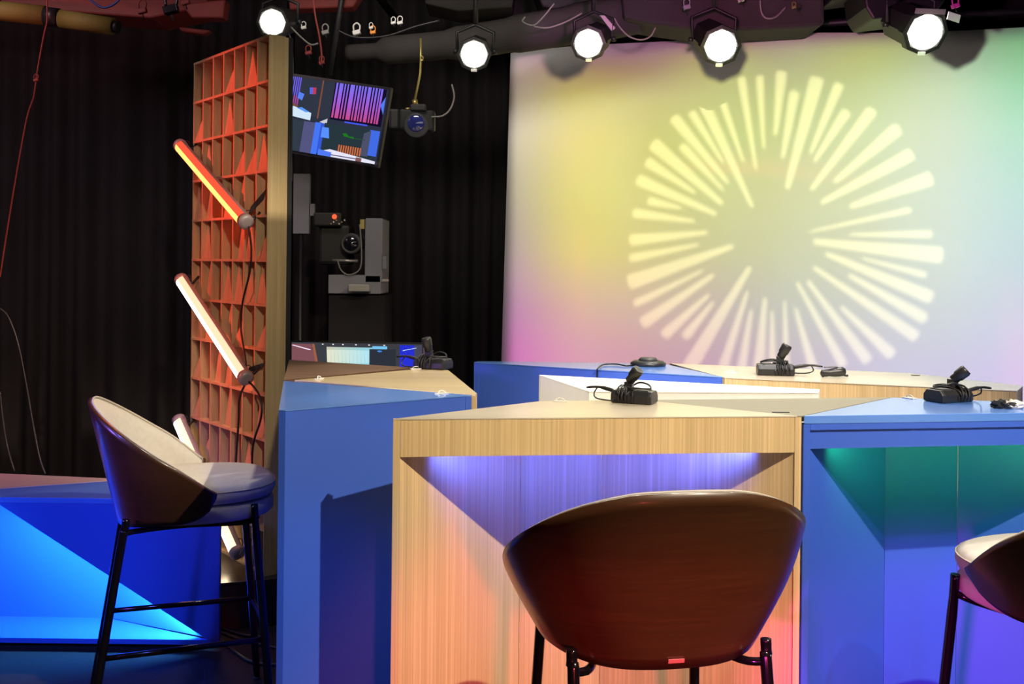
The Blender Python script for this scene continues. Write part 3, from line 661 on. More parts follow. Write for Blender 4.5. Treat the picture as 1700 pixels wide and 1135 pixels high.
def stool(label, loc, rz, plate=False):
    t = thing('bar_stool', loc, label, 'stool', None, rz)
    NT, NV = 56, 14
    def grid(off_fn, thm, mg, smooth=True):
        vs = []
        for i in range(NT + 1):
            th = -thm + 2 * thm * i / NT
            for j in range(NV + 1):
                v = j / NV; z = shell_z(th, v, mg); p = shell_r(th, z); q = p - Vector((0, 0.02)); L_ = q.length; o_ = off_fn(i / NT, v)
                p = Vector((0, 0.02)) + q * ((L_ - o_) / L_); vs.append((p.x, p.y, z))
        fs = [(i * (NV + 1) + j, i * (NV + 1) + j + 1, (i + 1) * (NV + 1) + j + 1, (i + 1) * (NV + 1) + j) for i in range(NT) for j in range(NV)]
        return vs, fs
    vs, fs = grid(lambda u, v: 0.0, TH * 0.999, 0.0)
    mb = MB().add(vs, [f[::-1] for f in fs], True); o = obj('shell', mb, SHELLW, t); so = o.modifiers.new('s', 'SOLIDIFY'); so.thickness = 0.011; so.offset = -1
    def prof(u, v):
        e = max(0.0, 1 - abs(2 * v - 1) ** 6) ** 0.5 * max(0.0, 1 - abs(2 * u - 1) ** 14) ** 0.5
        return 0.0115 + 0.030 * e
    vs, fs = grid(prof, TH * 0.975, 0.002)
    mb = MB().add(vs, [f for f in fs], True); o = obj('back_cushion', mb, FABRIC, t)
    rim = []
    for i in range(0, 81):
        th = -TH * 0.975 + 2 * TH * 0.975 * i / 80; z = shell_z(th, 1, 0.0) + 0.001; p = shell_r(th, z); q = p - Vector((0, 0.02)); p = Vector((0, 0.02)) + q * ((q.length - 0.015) / q.length); rim.append((p.x, p.y, z))
    obj('piping', MB().tube(rim, 0.0035, 6), PIPING, o)
    # seat: two stacked cushions
    def pad(z0, z1, sc, puff, rr):
        mb = MB(); n_ = 48; rows_ = [(0.86, z0), (0.965, z0 + rr * 0.3), (1.0, z0 + rr), (1.0, z1 - rr), (0.975, z1 - rr * 0.35), (0.90, z1), (0.6, z1 + puff * 0.7), (0.3, z1 + puff), (0.02, z1 + puff)]
        vs = []
        for (s_, z) in rows_:
            for k in range(n_):
                a = 2 * PI * k / n_; ca, sa = math.cos(a), math.sin(a); e = 2.5; kk = (abs(ca) ** e + abs(sa) ** e) ** (-1 / e)
                vs.append((0.218 * sc * s_ * kk * ca, 0.045 + 0.243 * sc * s_ * kk * sa * (1.0), z))
        fs = [(i * n_ + k, i * n_ + (k + 1) % n_, (i + 1) * n_ + (k + 1) % n_, (i + 1) * n_ + k) for i in range(len(rows_) - 1) for k in range(n_)]
        fs += [tuple(range(n_))[::-1], tuple((len(rows_) - 1) * n_ + k for k in range(n_))]
        return mb.add(vs, fs, True)
    obj('seat_base', pad(0.650, 0.703, 0.975, 0.0, 0.012), FABRIC, t)
    sc_ = obj('seat_cushion', pad(0.704, 0.764, 1.0, 0.010, 0.026), FABRIC, t)
    rim = []
    for k in range(49):
        a = 2 * PI * k / 48; ca, sa = math.cos(a), math.sin(a); kk = (abs(ca) ** 2.5 + abs(sa) ** 2.5) ** (-0.4); rim.append((0.2165 * kk * ca, 0.045 + 0.2415 * kk * sa, 0.747))
    obj('seat_piping', MB().tube(rim, 0.0022, 5, caps=False), PIPING, sc_)
    # legs
    r = 0.0125; FB, FF = (0.225, -0.27), (0.215, 0.262)
    tops = {}
    for sx_ in (-1, 1):
        mb = MB().tube([(sx_ * 0.205, -0.165, 0.685), (sx_ * 0.205, -0.168, 0.655), (sx_ * 0.203, -0.176, 0.62), (sx_ * 0.215, -0.225, 0.30), (sx_ * FB[0], FB[1], 0.008)], [r * 0.9, r, r, r, r * 0.85], 12, sub=4)
        l_ = obj('leg', mb, CHROME, t); obj('foot_pad', MB().lathe([(0.012, 0), (0.012, 0.008)], o=(sx_ * FB[0], FB[1], 0), seg=12), BLK, l_)
        mb = MB().tube([(sx_ * 0.188, 0.205, 0.70), (sx_ * 0.190, 0.212, 0.60), (sx_ * 0.203, 0.240, 0.28), (sx_ * FF[0], FF[1], 0.008)], [r * 0.9, r, r, r * 0.85], 12, sub=4)
        l_ = obj('leg', mb, CHROME, t); obj('foot_pad', MB().lathe([(0.012, 0), (0.012, 0.008)], o=(sx_ * FF[0], FF[1], 0), seg=12), BLK, l_)
        obj('footrest', MB().tube([(sx_ * 0.216, -0.2285, 0.285), (sx_ * 0.203, 0.2395, 0.285)], 0.0085, 10), CHROME, t)
        obj('seat_frame', MB().tube([(sx_ * 0.204, -0.17, 0.64), (sx_ * 0.16, -0.14, 0.636), (sx_ * 0.12, 0.0, 0.634), (sx_ * 0.16, 0.17, 0.640), (sx_ * 0.189, 0.207, 0.655)], 0.009, 8, sub=4), CHROME, t)
    obj('front_footrest', MB().tube([(-0.203, 0.2395, 0.285), (0, 0.25, 0.285), (0.203, 0.2395, 0.285)], 0.0085, 10, sub=4), CHROME, t)
    if plate:
        zp = 0.664; yp = shell_r(0, zp).y; obj('name_plate', MB().obox((0, yp - 0.003, zp), (0.017, 0, 0), (0, 0.0015, 0), (0, -0.001, 0.0045)), PINKPL, t, bevel=0.0008)
    return t
stool('walnut backed bar stool with cream seat at left, side on beside the blue desk', (-1.045, 3.27, 0), math.atan2(-0.94, 0.34))
stool('walnut backed bar stool in the foreground seen from behind, before the oak desk', (0.30, 2.235, 0), math.radians(10), True)
stool('walnut backed bar stool cut off at the right edge, cream seat showing', (1.35, 2.40, 0), math.radians(23))

# ------------------------------------------------------------------ microphone packs on the desks
def mic_pack(loc, rz, label, mic_tilt=(0.5, 0, 1), tail=0, scale=1.2, ext=None, long_=0.0):
    t = thing('microphone_pack', loc, label, 'microphone', None, rz); t.scale = (scale,) * 3
    # body lies along local x: end face towards +x
    w_, l0, l1, h_ = 0.031, -0.045 - long_, 0.055, 0.030
    pts = [(-w_, 0.003), (-w_ + 0.004, 0), (w_ - 0.004, 0), (w_, 0.003), (w_, h_ * 0.6), (w_ - 0.010, h_), (-w_ + 0.010, h_), (-w_, h_ * 0.6)]
    n_ = len(pts); xs = [l0, l0 + 0.004, l1 - 0.008, l1]; sc_ = [0.85, 1, 1, 0.93]
    vs = [(x, p[0] * s_, h_ / 2 + (p[1] - h_ / 2) * s_) for x, s_ in zip(xs, sc_) for p in pts]
    fs = [(i * n_ + k, (i + 1) * n_ + k, (i + 1) * n_ + (k + 1) % n_, i * n_ + (k + 1) % n_) for i in range(3) for k in range(n_)] + [tuple(range(n_)), tuple(3 * n_ + k for k in range(n_))[::-1]]
    vs = [(v[0], v[1], v[2] - min(q[2] for q in vs)) for v in vs]
    obj('transmitter', MB().add(vs, [f[::-1] for f in fs]), BLK, t, bevel=0.002)
    obj('battery_door', MB().obox((0.03, 0, h_ + 0.0005), (0.014, 0, 0), (0, 0.018, 0), (0, 0, 0.001)), GREYM, t)
    # wound cable
    pts = []
    turns = 9
    for i in range(turns * 12 + 1):
        a = i / 12 * 2 * PI; k = i / (turns * 12); x = -0.03 + 0.035 * k + 0.006 * math.sin(a * 0.37)
        pts.append((x + 0.004 * math.cos(a * 1.3), (w_ + 0.004 + 0.002 * math.sin(i * 0.7)) * math.cos(a), max(0.002, h_ * 0.5 + (h_ * 0.5 + 0.006 + 0.004 * math.sin(i * 0.31)) * math.sin(a))))
    obj('wound_cable', MB().tube(pts, 0.0022, 5), CABLE, t)
    pts = [(-0.01, 0.02, 0.034), (0.01, 0.024, 0.045), (0.033, 0.02, 0.042), (0.045, 0.0, 0.035), (0.03, -0.02, 0.036), (0.0, -0.022, 0.037), (-0.012, -0.01, 0.036)]
    obj('loose_loop', MB().tube(pts, 0.0024, 5, sub=5), CABLE, t)
    # lavalier capsule on a clip
    d = Vector(mic_tilt).normalized(); b = Vector((-0.008, 0.0, 0.034))
    m1 = obj('clip', MB().obox(b + Vector((0, 0, 0.006)), (0.010, 0, 0.002), (0, 0.008, 0), (0, 0, 0.010)), BLK, t, bevel=0.001)
    p0 = b + Vector((0, 0, 0.014))
    obj('capsule', MB().lathe([(0.009, 0), (0.0115, 0.003), (0.0115, 0.013), (0.0135, 0.016), (0.0145, 0.036), (0.0125, 0.041)], o=p0, ax=d, seg=16), BLK, t)
    obj('antenna', MB().tube([(l0 + 0.004, 0.008, 0.022), (l0 - 0.04, 0.012, 0.030), (l0 - 0.075, 0.014, 0.027)], [0.005, 0.003, 0.0018], 8, sub=4), CABLE, t)
    pts = [(l0 - 0.045, 0.01, 0.030), (l0 - 0.052, 0.004, 0.015), (l0 - 0.04, -0.012, 0.006), (l0 - 0.01, -0.022, 0.004), (l0 + 0.02, -0.034, 0.006)]
    obj('cable_bow', MB().tube(pts, 0.0018, 5, sub=5), CABLE, t)
    return t
p = P(1062, 670, HD); mic_pack((p.x - 0.018, p.y + 0.03, HD), math.radians(-24), 'black microphone pack on the centre oak desk, its capsule tilting right', (0.55, -0.1, 0.7), scale=1.2)
p = P(728, 612.5, HD); mic_pack((p.x - 0.028, p.y + 0.02, HD), math.radians(-22), 'black microphone pack on the left oak desk beside the lower monitor', (-0.15, -0.2, 1), scale=1.3)
p = P(1290, 622, HD); mic_pack((p.x, p.y, HD), math.radians(172), 'black microphone pack with bow of cable on the back row desk', (-0.45, 0, 0.8), scale=1.3)
p = P(1575, 667, HD); mic_pack((p.x + 0.012, p.y + 0.02, HD), math.radians(205), 'black microphone pack with antenna on the right blue desk', (-0.35, 0.35, 0.45), scale=1.25)

# round conference device and its cable
p = P(1076, 606.5, HD); t = thing('desk_speakerphone', (p.x, p.y, HD), 'round black domed device with cable on the back blue desk', 'speakerphone')
obj('base', MB().lathe([(0.066, 0), (0.069, 0.003), (0.069, 0.010), (0.058, 0.018), (0.038, 0.021)], seg=36), BLK, t)
obj('dome', MB().lathe([(0.038, 0.021), (0.034, 0.027), (0.030, 0.031), (0.0, 0.032)], seg=32), GREYM, t)
q = [Vector((p.x - 0.062, p.y - 0.02, HD + 0.004)), P(1040, 607, HD + 0.004), P(1022, 604, HD + 0.006), P(1002, 605, HD + 0.005), P(992.5, 611.5, HD + 0.005), P(991.5, 618, d=P(991, 613, HD).y - 0.006), P(991, 640, d=P(991, 613, HD).y - 0.008)]
cable(q, 0.003, 'thin black cable from the round device over the back desk edge')
# small hand-held receiver
p = P(1383, 626, HD); t = thing('body_pack', (p.x, p.y, HD), 'small rounded black gadget lying on the back row desk', 'gadget', None, math.radians(-14)); 
obj('body', MB().lathe([(0.006, -0.045), (0.0125, -0.040), (0.0125, -0.015), (0.015, 0.0), (0.0165, 0.02), (0.0165, 0.036), (0.011, 0.043)], o=(0, 0, 0.0172), ax=(1, 0.3, 0.10), seg=18), BLK, t)
obj('clip', MB().obox((-0.008, -0.002, 0.036), (0.022, 0.006, 0.001), (-0.002, 0.006, 0), (0, 0, 0.0016)), GREYM, t, bevel=0.001)
obj('connector', MB().lathe([(0.004, 0), (0.004, 0.014)], o=(0.038, 0.01, 0.008), ax=(1, 0.3, -0.2), seg=10), BLK, t)
# crumpled cloth
p = P(1676, 678, HD); t = thing('crumpled_wrapper', (p.x, p.y + 0.01, HD), 'crumpled black and white wrapper at the right end of the blue desk', 'wrapper')
for nm, sx_, x0, m_ in (('black_side', 0.035, -0.012, BLK), ('white_side', 0.028, 0.016, TAGW)):
    bm = bmesh.new(); bmesh.ops.create_icosphere(bm, subdivisions=3, radius=1); rnd = random.Random(3)
    for v in bm.verts:
        nz_ = 0.75 + 0.5 * rnd.random(); v.co = Vector((v.co.x * sx_ * nz_ + x0, v.co.y * 0.02 * nz_, max(0, (v.co.z + 0.6) * 0.014 * nz_)))
    me = bpy.data.meshes.new(nm); bm.to_mesh(me); bm.free(); me.materials.append(m_); o = bpy.data.objects.new(nm, me); C.objects.link(o); o.parent = t
# little plastic cable clips
for i, (px, py, lab) in enumerate(((930, 666.5, 'small clear cable clip on the centre oak desk, left of the microphone pack'), (734, 653.5, 'small clear cable clip near the tip of the left blue desk'),
        (530, 629, 'small clear cable clip by the seam of oak and blue desks at left'), (1510, 661, 'small clear cable clip on the right blue desk top'), (1213, 619, 'small clear cable clip on the back row desk'), (690, 612.5, 'small clear cable clip left of the microphone pack on the left oak desk'))):
    p = P(px, py, HD); t = thing('cable_clip', (p.x, p.y, HD), lab, 'cable clip', 'clear cable clips on the desks', rz=i * 0.7)
    obj('pad', MB().obox((0, 0, 0.0015), (0.020, 0, 0), (0, 0.010, 0), (0, 0, 0.0015)), TWINE, t, bevel=0.001)
    obj('hook', MB().tube([(-0.012, 0, 0.002), (-0.01, 0.002, 0.008), (0, 0.003, 0.010), (0.009, 0, 0.007), (0.012, -0.002, 0.003)], 0.0018, 6, sub=3), TWINE, t)

# ------------------------------------------------------------------ monitors
def emquad_screen(t, o_, ux, uy, quads, name='screen_image'):
    """flat screen picture: coloured patches in screen coordinates 0..1, each layer a hair in front of the last"""
    me = bpy.data.meshes.new(name); vs = []; fs = []; mi = []; mats = {}
    nrm = ux.cross(uy).normalized()
    for k, (pts, col) in enumerate(quads):
        n0 = len(vs); vs += [o_ + ux * a + uy * b + nrm * 0.00015 * (k + 1) for a, b in pts]; fs.append(tuple(range(n0, n0 + len(pts))))
        key = col
        if key not in mats: mats[key] = (len(mats), glow('screen_colour', tuple(s2l(c) for c in col), 1.0))
        mi.append(mats[key][0])
    me.from_pydata(vs, [], fs)
    for _, (i, m_) in sorted(mats.items(), key=lambda q: q[1][0]): me.materials.append(m_)
    me.polygons.foreach_set('material_index', mi); me.update()
    o = bpy.data.objects.new(name, me); C.objects.link(o); o.parent = t; return o
def monitor(corners, d0, d1, label, quads, bez=0.014, depth=0.02, name='monitor'):
    tl, tr, br, bl = corners
    TLp, TRp, BRp, BLp = P(*tl, d=d0), P(*tr, d=d1), P(*br, d=d1), P(*bl, d=d0)
    t = thing(name, (TLp + BRp) / 2, label, 'monitor'); c = (TLp + BRp) / 2
    ux = TRp - TLp; uy = TLp - BLp; nrm = ux.cross(uy).normalized(); uy = nrm.cross(ux).normalized() * uy.length * (1 if True else 0)
    ctr = (TLp + TRp + BRp + BLp) / 4 - c; oo = ctr - ux / 2 - uy / 2
    un, vn = ux.normalized(), uy.normalized()
    obj('casing', MB().obox(ctr - nrm * (depth / 2 + 0.001), un * (ux.length / 2 + bez), vn * (uy.length / 2 + bez), nrm * depth / 2), BLK, t, bevel=0.003)
    for s_ in (-1, 1):
        obj('bezel', MB().obox(ctr + vn * s_ * (uy.length / 2 + bez / 2) + nrm * 0.003, un * (ux.length / 2 + bez), vn * bez / 2, nrm * 0.004), BLK, t)
        obj('bezel', MB().obox(ctr + un * s_ * (ux.length / 2 + bez / 2) + nrm * 0.003, un * bez / 2, vn * uy.length / 2, nrm * 0.004), BLK, t)
    emquad_screen(t, oo, ux, uy, quads)
    return t, c, ctr, un, vn, nrm, ux, uy
def Q(x0, y0, x1, y1, col): return ([(x0, y0), (x1, y0), (x1, y1), (x0, y1)], col)
# upper monitor: the visible part starts at u=0.28; photo crop -> u,v
# visible quad (x 484..638) is the right 75 percent of the screen
U0 = 0.25; VS = 1.0
def uq(x0, y0, x1, y1, col):                           # x,y 0..1 over the visible part, y down
    f_ = lambda x: U0 + x * (1 - U0)
    y0 *= VS; y1 *= VS
    return ([(f_(x0), 1 - y1), (f_(x1), 1 - y1), (f_(x1), 1 - y0), (f_(x0), 1 - y0)], col)
def up(pts, col): return ([(U0 + x * (1 - U0), 1 - y * VS) for x, y in pts][::-1], col)
qs = [Q(0, 0, 1, 1, (44, 50, 66)), uq(0, 0, 0.45, 0.5, (48, 54, 68)), uq(0.44, 0, 0.98, 0.5, (22, 14, 40))]
for i in range(5): qs.append(uq(-0.02 + i * 0.022, 0, -0.008 + i * 0.022, 0.36, (112, 96, 235)))
for i in range(5): qs.append(uq(-0.02 + i * 0.022, 0.25, -0.008 + i * 0.022, 0.38, (170, 70, 150)))
cols_ = [(0.455, .475), (0.49, .53), (0.545, .56), (0.578, .592), (0.61, .655), (0.67, .685), (0.70, .722), (0.735, .75), (0.765, .785), (0.80, .835), (0.85, .865), (0.88, .90), (0.915, .93), (0.94, .96)]
for a, b in cols_:
    for k in range(9):
        f_ = k / 8; qs.append(uq(a, 0.0 + k * 0.0525, b, 0.0 + (k + 1) * 0.0525, (int(128 + 70 * f_), int(112 - 35 * f_), int(240 - 90 * f_ * f_))))
qs += [uq(0.325, 0, 0.34, 0.52, (128, 78, 58)), up([(0.2, .12), (.27, .11), (.275, .2), (.21, .21)], (84, 104, 225)), up([(0.235, .115), (.27, .11), (.275, .2), (.24, .205)], (190, 60, 90)),
       up([(0.10, .2), (.155, .22), (.14, .31), (.085, .28)], (88, 130, 245)), up([(-.02, .38), (.05, .36), (.12, .40), (0, .44)], (120, 80, 60)),
       up([(0, .47), (0.06, .40), (.26, .46), (.26, .56), (0, .53)], (210, 232, 250)), up([(.10, .42), (.15, .40), (.24, .45), (.2, .46)], (90, 150, 245)),
       up([(.36, .56), (.44, .50), (.44, .58)], (205, 205, 215)), uq(0, .58, .20, 1, (50, 60, 72)), uq(.20, .58, .34, 1, (84, 84, 128)), uq(.32, .57, .38, 1, (70, 120, 245)), uq(.38, .57, .42, .98, (54, 90, 215)),
       uq(.42, .56, .98, .94, (40, 54, 62)), up([(.40, .62), (.47, .62), (.49, .76), (.40, .76)], (90, 145, 250)), uq(.62, .50, .86, .52, (70, 90, 235)),
       up([(.96, .22), (1, .10), (1, .34)], (84, 124, 240)), uq(.90, .56, 1, .9, (66, 108, 230)), up([(.84, .62), (.91, .57), (.91, .92), (.83, .92)], (76, 80, 104)),
       up([(.62, .665), (.66, .655), (.69, .69), (.74, .69), (.75, .715), (.64, .70)], (30, 120, 30)), uq(.76, .70, .86, .712, (40, 80, 60)),
       uq(0, .84, .03, 1, (200, 90, 60)), uq(.055, .82, .085, 1, (190, 80, 60))]
for i in range(10): qs.append(uq(.60 + i * .025, .82, .614 + i * .025, .93, (210, 110, 60)))
qs += [up([(.40, .95), (.52, .90), (1, .965), (1, 1), (.40, 1)], (232, 232, 250)), up([(.40, .92), (.54, .94), (.54, 1), (.40, 1)], (82, 124, 245)), uq(.80, .95, .86, 1, (130, 90, 90)), uq(.54, .965, .8, .978, (90, 80, 120))]
t, c, ctr, un, vn, nrm, ux, uy = monitor(((432, 122), (638, 152), (628, 266), (432, 242)), 5.35, 5.15, 'wall-hung monitor with purple striped picture, right of the lattice screen', qs)
obj('hanger', MB().tube([ctr + vn * 0.22 - nrm * 0.03, ctr + vn * 0.9 - nrm * 0.03], 0.015, 8), BLKM, t)
# lower monitor
U0 = 0.0; VS = 0.30
v_ = lambda y: y
qs = [Q(0, 0, 1, 1, (60, 62, 68)), up([(0, .06), (.15, .06), (.20, 1), (0, 1)], (128, 80, 88)), up([(.155, .06), (.175, .06), (.215, 1), (.195, 1)], (160, 95, 70)),
      up([(0, .12), (.01, .10), (.15, .27), (.14, .30)], (255, 235, 255))]
for i in range(12):
    x0 = .27 + i * .029; g = i / 11
    qs.append(up([(x0, .16), (.63, .16), (.60, 1), (x0 + .006, 1)], (int(205 - 60 * g), int(205 + 8 * g), int(180 + 50 * g))))
    qs.append(up([(x0 + .002, .27), (.62, .27), (.60, .75), (x0 + .008, .75)], (int(228 - 50 * g), int(230), int(205 + 40 * g))))
qs += [uq(.62, .12, .73, .22, (110, 185, 235)), uq(.60, .21, .80, 1, (46, 50, 60)), uq(.625, .10, .735, .205, (120, 195, 240)),
       up([(.66, .27), (.675, .255), (.695, .27), (.695, .31), (.675, .325), (.66, .30)], (70, 140, 225)),
       uq(.83, .04, .965, 1, (40, 50, 215)), uq(.94, .04, 1, 1, (70, 72, 90)), up([(.845, .24), (.955, .13), (.96, .145), (.85, .265)], (190, 215, 255))]
for i in range(40): 
    x0 = .835 + (i % 8) * .0135; y0 = .05 + (i // 8) * .09; 
    if (i * 7) % 3: qs.append(uq(x0, y0, x0 + .006, y0 + .03, (28, 30, 130)))
for x in (.245, .325, .40, .50, .60, .715): qs.append(up([(x - .008, .05), (x, .035), (x + .008, .05), (x + .004, .075), (x - .004, .075)], (255, 250, 250)))
monitor(((484, 569), (701, 573), (701, 715), (484, 715)), 4.5, 4.42, 'floor monitor showing the studio set, behind the dark walnut desk', qs, depth=0.04, bez=0.005)
solo('monitor_stand', MB().box(-0.75, -0.45, 4.52, 4.7, 0, 0.70).box(-0.62, -0.58, 4.53, 4.57, 0.70, 0.95), BLKM, 'black stand carrying the lower monitor behind the walnut desk', 'stand')

# ------------------------------------------------------------------ studio camera with prompter, in the dark
D = 5.35
sc = thing('studio_camera', P(590, 520, d=D), 'studio camera with grey hood panels and round lens, in the dark before the curtain', 'camera')
base = sc.location.copy()
def cbox(name, x0, y0, x1, y1, m_, d0=D, th=0.05, par=sc, **k):
    a, b = P(x0, y0, d=d0) - base, P(x1, y1, d=d0) - base; y_ = a.y
    return obj(name, MB().box(a.x, b.x, y_, y_ + th, b.z, a.z), m_, par, **k)
cbox('side_panel', 606, 362, 634, 470, GREYP, th=0.30, bevel=0.006)
cbox('tray', 545, 456, 632, 488, GREYP, th=0.34, bevel=0.004)
cbox('script_box', 578, 472, 612, 484, ALU, d0=D - 0.1, th=0.08, bevel=0.003)
cbox('cloth_cover', 546, 490, 634, 897, DKSHEET, th=0.34)
cbox('camera_body', 528, 372, 580, 440, BLKM, d0=D + 0.1, th=0.2, bevel=0.02)
cbox('viewfinder', 520, 352, 566, 376, BLKM, d0=D + 0.05, th=0.14, bevel=0.01)
cbox('cable_clamp', 598, 364, 605, 380, BRASS, th=0.03)
cbox('knob_plate', 635, 425, 641, 446, GREYP, th=0.03); cbox('pan_handle', 634, 463, 645, 467, ALU, th=0.02)
q = P(583, 404, d=D) - base
obj('lens', MB().lathe([(0.045, 0), (0.055, 0.02), (0.055, 0.14), (0.048, 0.15), (0.044, 0.145)], o=q + Vector((0, 0.14, 0)), ax=(0, -1, 0), seg=28), GREYM, sc)
obj('lens_glass', MB().lathe([(0.046, 0), (0.03, 0.012), (0.0, 0.016)], o=q + Vector((0, 0.0, 0)), ax=(0, -1, 0), seg=24), GLASSL, sc)
q2 = P(553, 359, d=D) - base; obj('tally_light', MB().lathe([(0.013, 0), (0.010, 0.008), (0.0, 0.011)], o=q2 + Vector((0, 0.04, 0)), ax=(0, -1, 0), seg=14), REDLED, sc)
obj('cable_loop', MB().tube([P(x, y, d=D - 0.01) - base for x, y in ((597, 372), (600, 410), (598, 445), (580, 456), (566, 448), (560, 430))], 0.004, 6, sub=4), CABLEG, sc)
obj('rail', MB().tube([P(552, 432, d=D) - base, P(594, 433, d=D) - base], 0.007, 8), ALU, sc)
for i in range(6):
    x = 548 + i * 4.5; obj('control_knob', MB().lathe([(0.004, 0), (0.004, 0.006)], o=P(x, 371 - (i % 3) * 3, d=D) - base + Vector((0, 0.03, 0)), ax=(0, -1, 0), seg=8), TAGW if i % 2 else BRASS, sc)
pn = thing('flat_panel', P(500, 385, d=5.6), 'upright dark grey panel just right of the lattice screen', 'panel'); bb = pn.location.copy()
a, b = P(487, 288, d=5.6) - bb, P(513, 388, d=5.6) - bb; obj('board', MB().box(a.x, b.x, 0, 0.04, b.z, a.z), GREYP, pn, bevel=0.003)
a, b = P(515, 338, d=5.6) - bb, P(522, 358, d=5.6) - bb; obj('side_flap', MB().box(a.x, b.x, 0, 0.03, b.z, a.z), GREYP, pn)
obj('stand_pole', MB().tube([P(500, 388, d=5.62) - bb, Vector((P(500, 388, d=5.62) - bb).xy.to_3d()) + Vector((0, 0, -bb.z))], 0.012, 8), BLKM, pn)

# ------------------------------------------------------------------ hanging photo camera
D2 = 5.0
hc = thing('hanging_camera', P(692, 200, d=D2), 'dark camera with blue lens hanging from a rod right of the upper monitor', 'camera'); hb = hc.location.copy()
q = lambda x, y, o_=0: P(x, y, d=D2) - hb + Vector((0, o_, 0))
obj('body', MB().obox(q(692, 198, 0.05), (0.085, 0.02, 0), (0, 0.035, 0), (0, 0, 0.052)), BLKM, hc, bevel=0.012)
obj('grip', MB().obox(q(655, 197, 0.04), (0.028, 0.006, 0), (0, 0.045, 0), (0, 0, 0.050)), BLK, hc, bevel=0.014)
obj('prism_hump', MB().prism([(q(680, 180).x, 0.0), (q(708, 180).x, 0.0), (q(703, 180).x, 0.06), (q(685, 180).x, 0.06)], q(680, 184).z, q(680, 172).z), BLKM, hc, bevel=0.008)
obj('lens_barrel', MB().lathe([(0.050, 0), (0.054, 0.03), (0.058, 0.09), (0.061, 0.10), (0.055, 0.104)], o=q(693, 208, 0.03), ax=(0, -1, -0.1), seg=28), GREYM, hc)
obj('front_glass', MB().lathe([(0.052, 0), (0.035, 0.010), (0, 0.014)], o=q(693, 208, -0.068), ax=(0, -1, -0.1), seg=24), BLUEL, hc)
obj('spigot', MB().tube([q(688, 172, 0.05), q(687, 163, 0.05)], 0.014, 10), BRASS, hc)
obj('rod', MB().tube([q(687, 163, 0.05), q(696, 118, 0.05), q(697, 95, 0.05), q(697, 60, 0.05)], [0.006, 0.006, 0.006], 8), BRASS, hc)
obj('dial', MB().lathe([(0.012, 0), (0.012, 0.014)], o=q(676, 182, 0.03), seg=12), BRASS, hc)
cable([P(x, y, d=D2 + 0.02) for x, y in ((716, 194), (735, 192), (748, 180), (754, 160), (750, 140))], 0.004, 'thin cable curving up from the hanging camera', CABLEG)

# ------------------------------------------------------------------ stage lights
LDATA = [(453, 37, 4.6, 19, (-0.02, -1, -0.25), 'bright round stage light above the top corner of the lattice screen', (-0.3, 2.6, 0.8)),
         (787, 90, 4.75, 20, (0.0, -1, -0.30), 'bright round stage light left of the backdrop top corner', (0.0, 2.9, 1.0)),
         (977, 72, 4.75, 21, (-0.25, -1, -0.35), 'bright round stage light second from the left edge of the backdrop top', (0.0, 3.0, 1.0)),
         (1196, 76, 4.75, 24, (0.05, -1, -0.42), 'bright round stage light above the starburst', (0.6, 2.9, 1.0)),
         (1535, 53, 4.5, 27, (0.1, -1, -0.45), 'bright round stage light with barn door flap, rightmost above the backdrop', (1.2, 2.9, 1.0))]
def stage_light(px, py, d, rp, ax, label, tgt, flap=False):
    c = P(px, py, d=d); R = rp / 1700 * d; t = thing('stage_light', c, label, 'stage light', 'bright stage lights along the grid'); ax = Vector(ax).normalized()
    bk = -ax
    obj('barrel', MB().lathe([(R * 0.9, 0.30), (R * 1.25, 0.26), (R * 1.3, 0.06), (R * 1.45, 0.04), (R * 1.45, -0.01), (R * 1.20, -0.012), (R * 1.16, 0.02)], ax=bk, seg=8, smooth=False), BLKM, t)
    obj('lens', MB().lathe([(R * 1.06, -0.008), (R * 1.03, -0.014), (R * 0.8, -0.022), (0, -0.03)], ax=bk, seg=32), LAMPE, t)
    side = ax.cross(Vector((0, 0, 1))).normalized(); upv = side.cross(ax)
    yk = [side * R * 1.5 + bk * 0.14, side * R * 1.6 + bk * 0.14 + Vector((0, 0, R * 1.6)), Vector((0, 0, R * 2.3)) + bk * 0.14, -side * R * 1.6 + bk * 0.14 + Vector((0, 0, R * 1.6)), -side * R * 1.5 + bk * 0.14]
    obj('yoke', MB().tube(yk, 0.008, 6), BLKM, t)
    obj('clamp', MB().tube([Vector((0, 0, R * 2.3)) + bk * 0.14, Vector((0, 0, 2.93 - c.z)) + bk * 0.14], 0.012, 8), BLKM, t)
    for s_ in (-1, 1): obj('yoke_knob', MB().lathe([(0.012, 0), (0.012, 0.02)], o=side * s_ * R * 1.5 + bk * 0.14, ax=side * s_, seg=10), BLK, t)
    obj('label_plate', MB().obox(-upv * R * 1.30 + ax * 0.013, side * R * 0.24, upv * R * 0.11, ax * 0.0015), TAGW, t)
    if flap:
        obj('gel_frame', MB().obox(upv * R * 1.28 + ax * 0.012, side * R * 0.95, upv * R * 0.16, ax * 0.003), ALU, t)
        obj('flap', MB().obox(upv * R * 1.0 - side * R * 1.5 + ax * 0.02, side * R * 0.4 + upv * R * 0.1, upv * R * 0.24, ax * 0.003), TAGW, t)
    l = bpy.data.lights.new('beam', 'SPOT'); l.energy = 36; l.color = LWARM; l.spot_size = math.radians(60); l.spot_blend = 0.8; l.shadow_soft_size = R * 0.8
    o = bpy.data.objects.new('beam', l); C.objects.link(o); o.parent = t; o.location = ax * 0.03
    o.rotation_euler = (Vector(tgt) - c).to_track_quat('-Z', 'Y').to_euler()
    return t
for i, q_ in enumerate(LDATA): stage_light(*q_, flap=(i == 4))

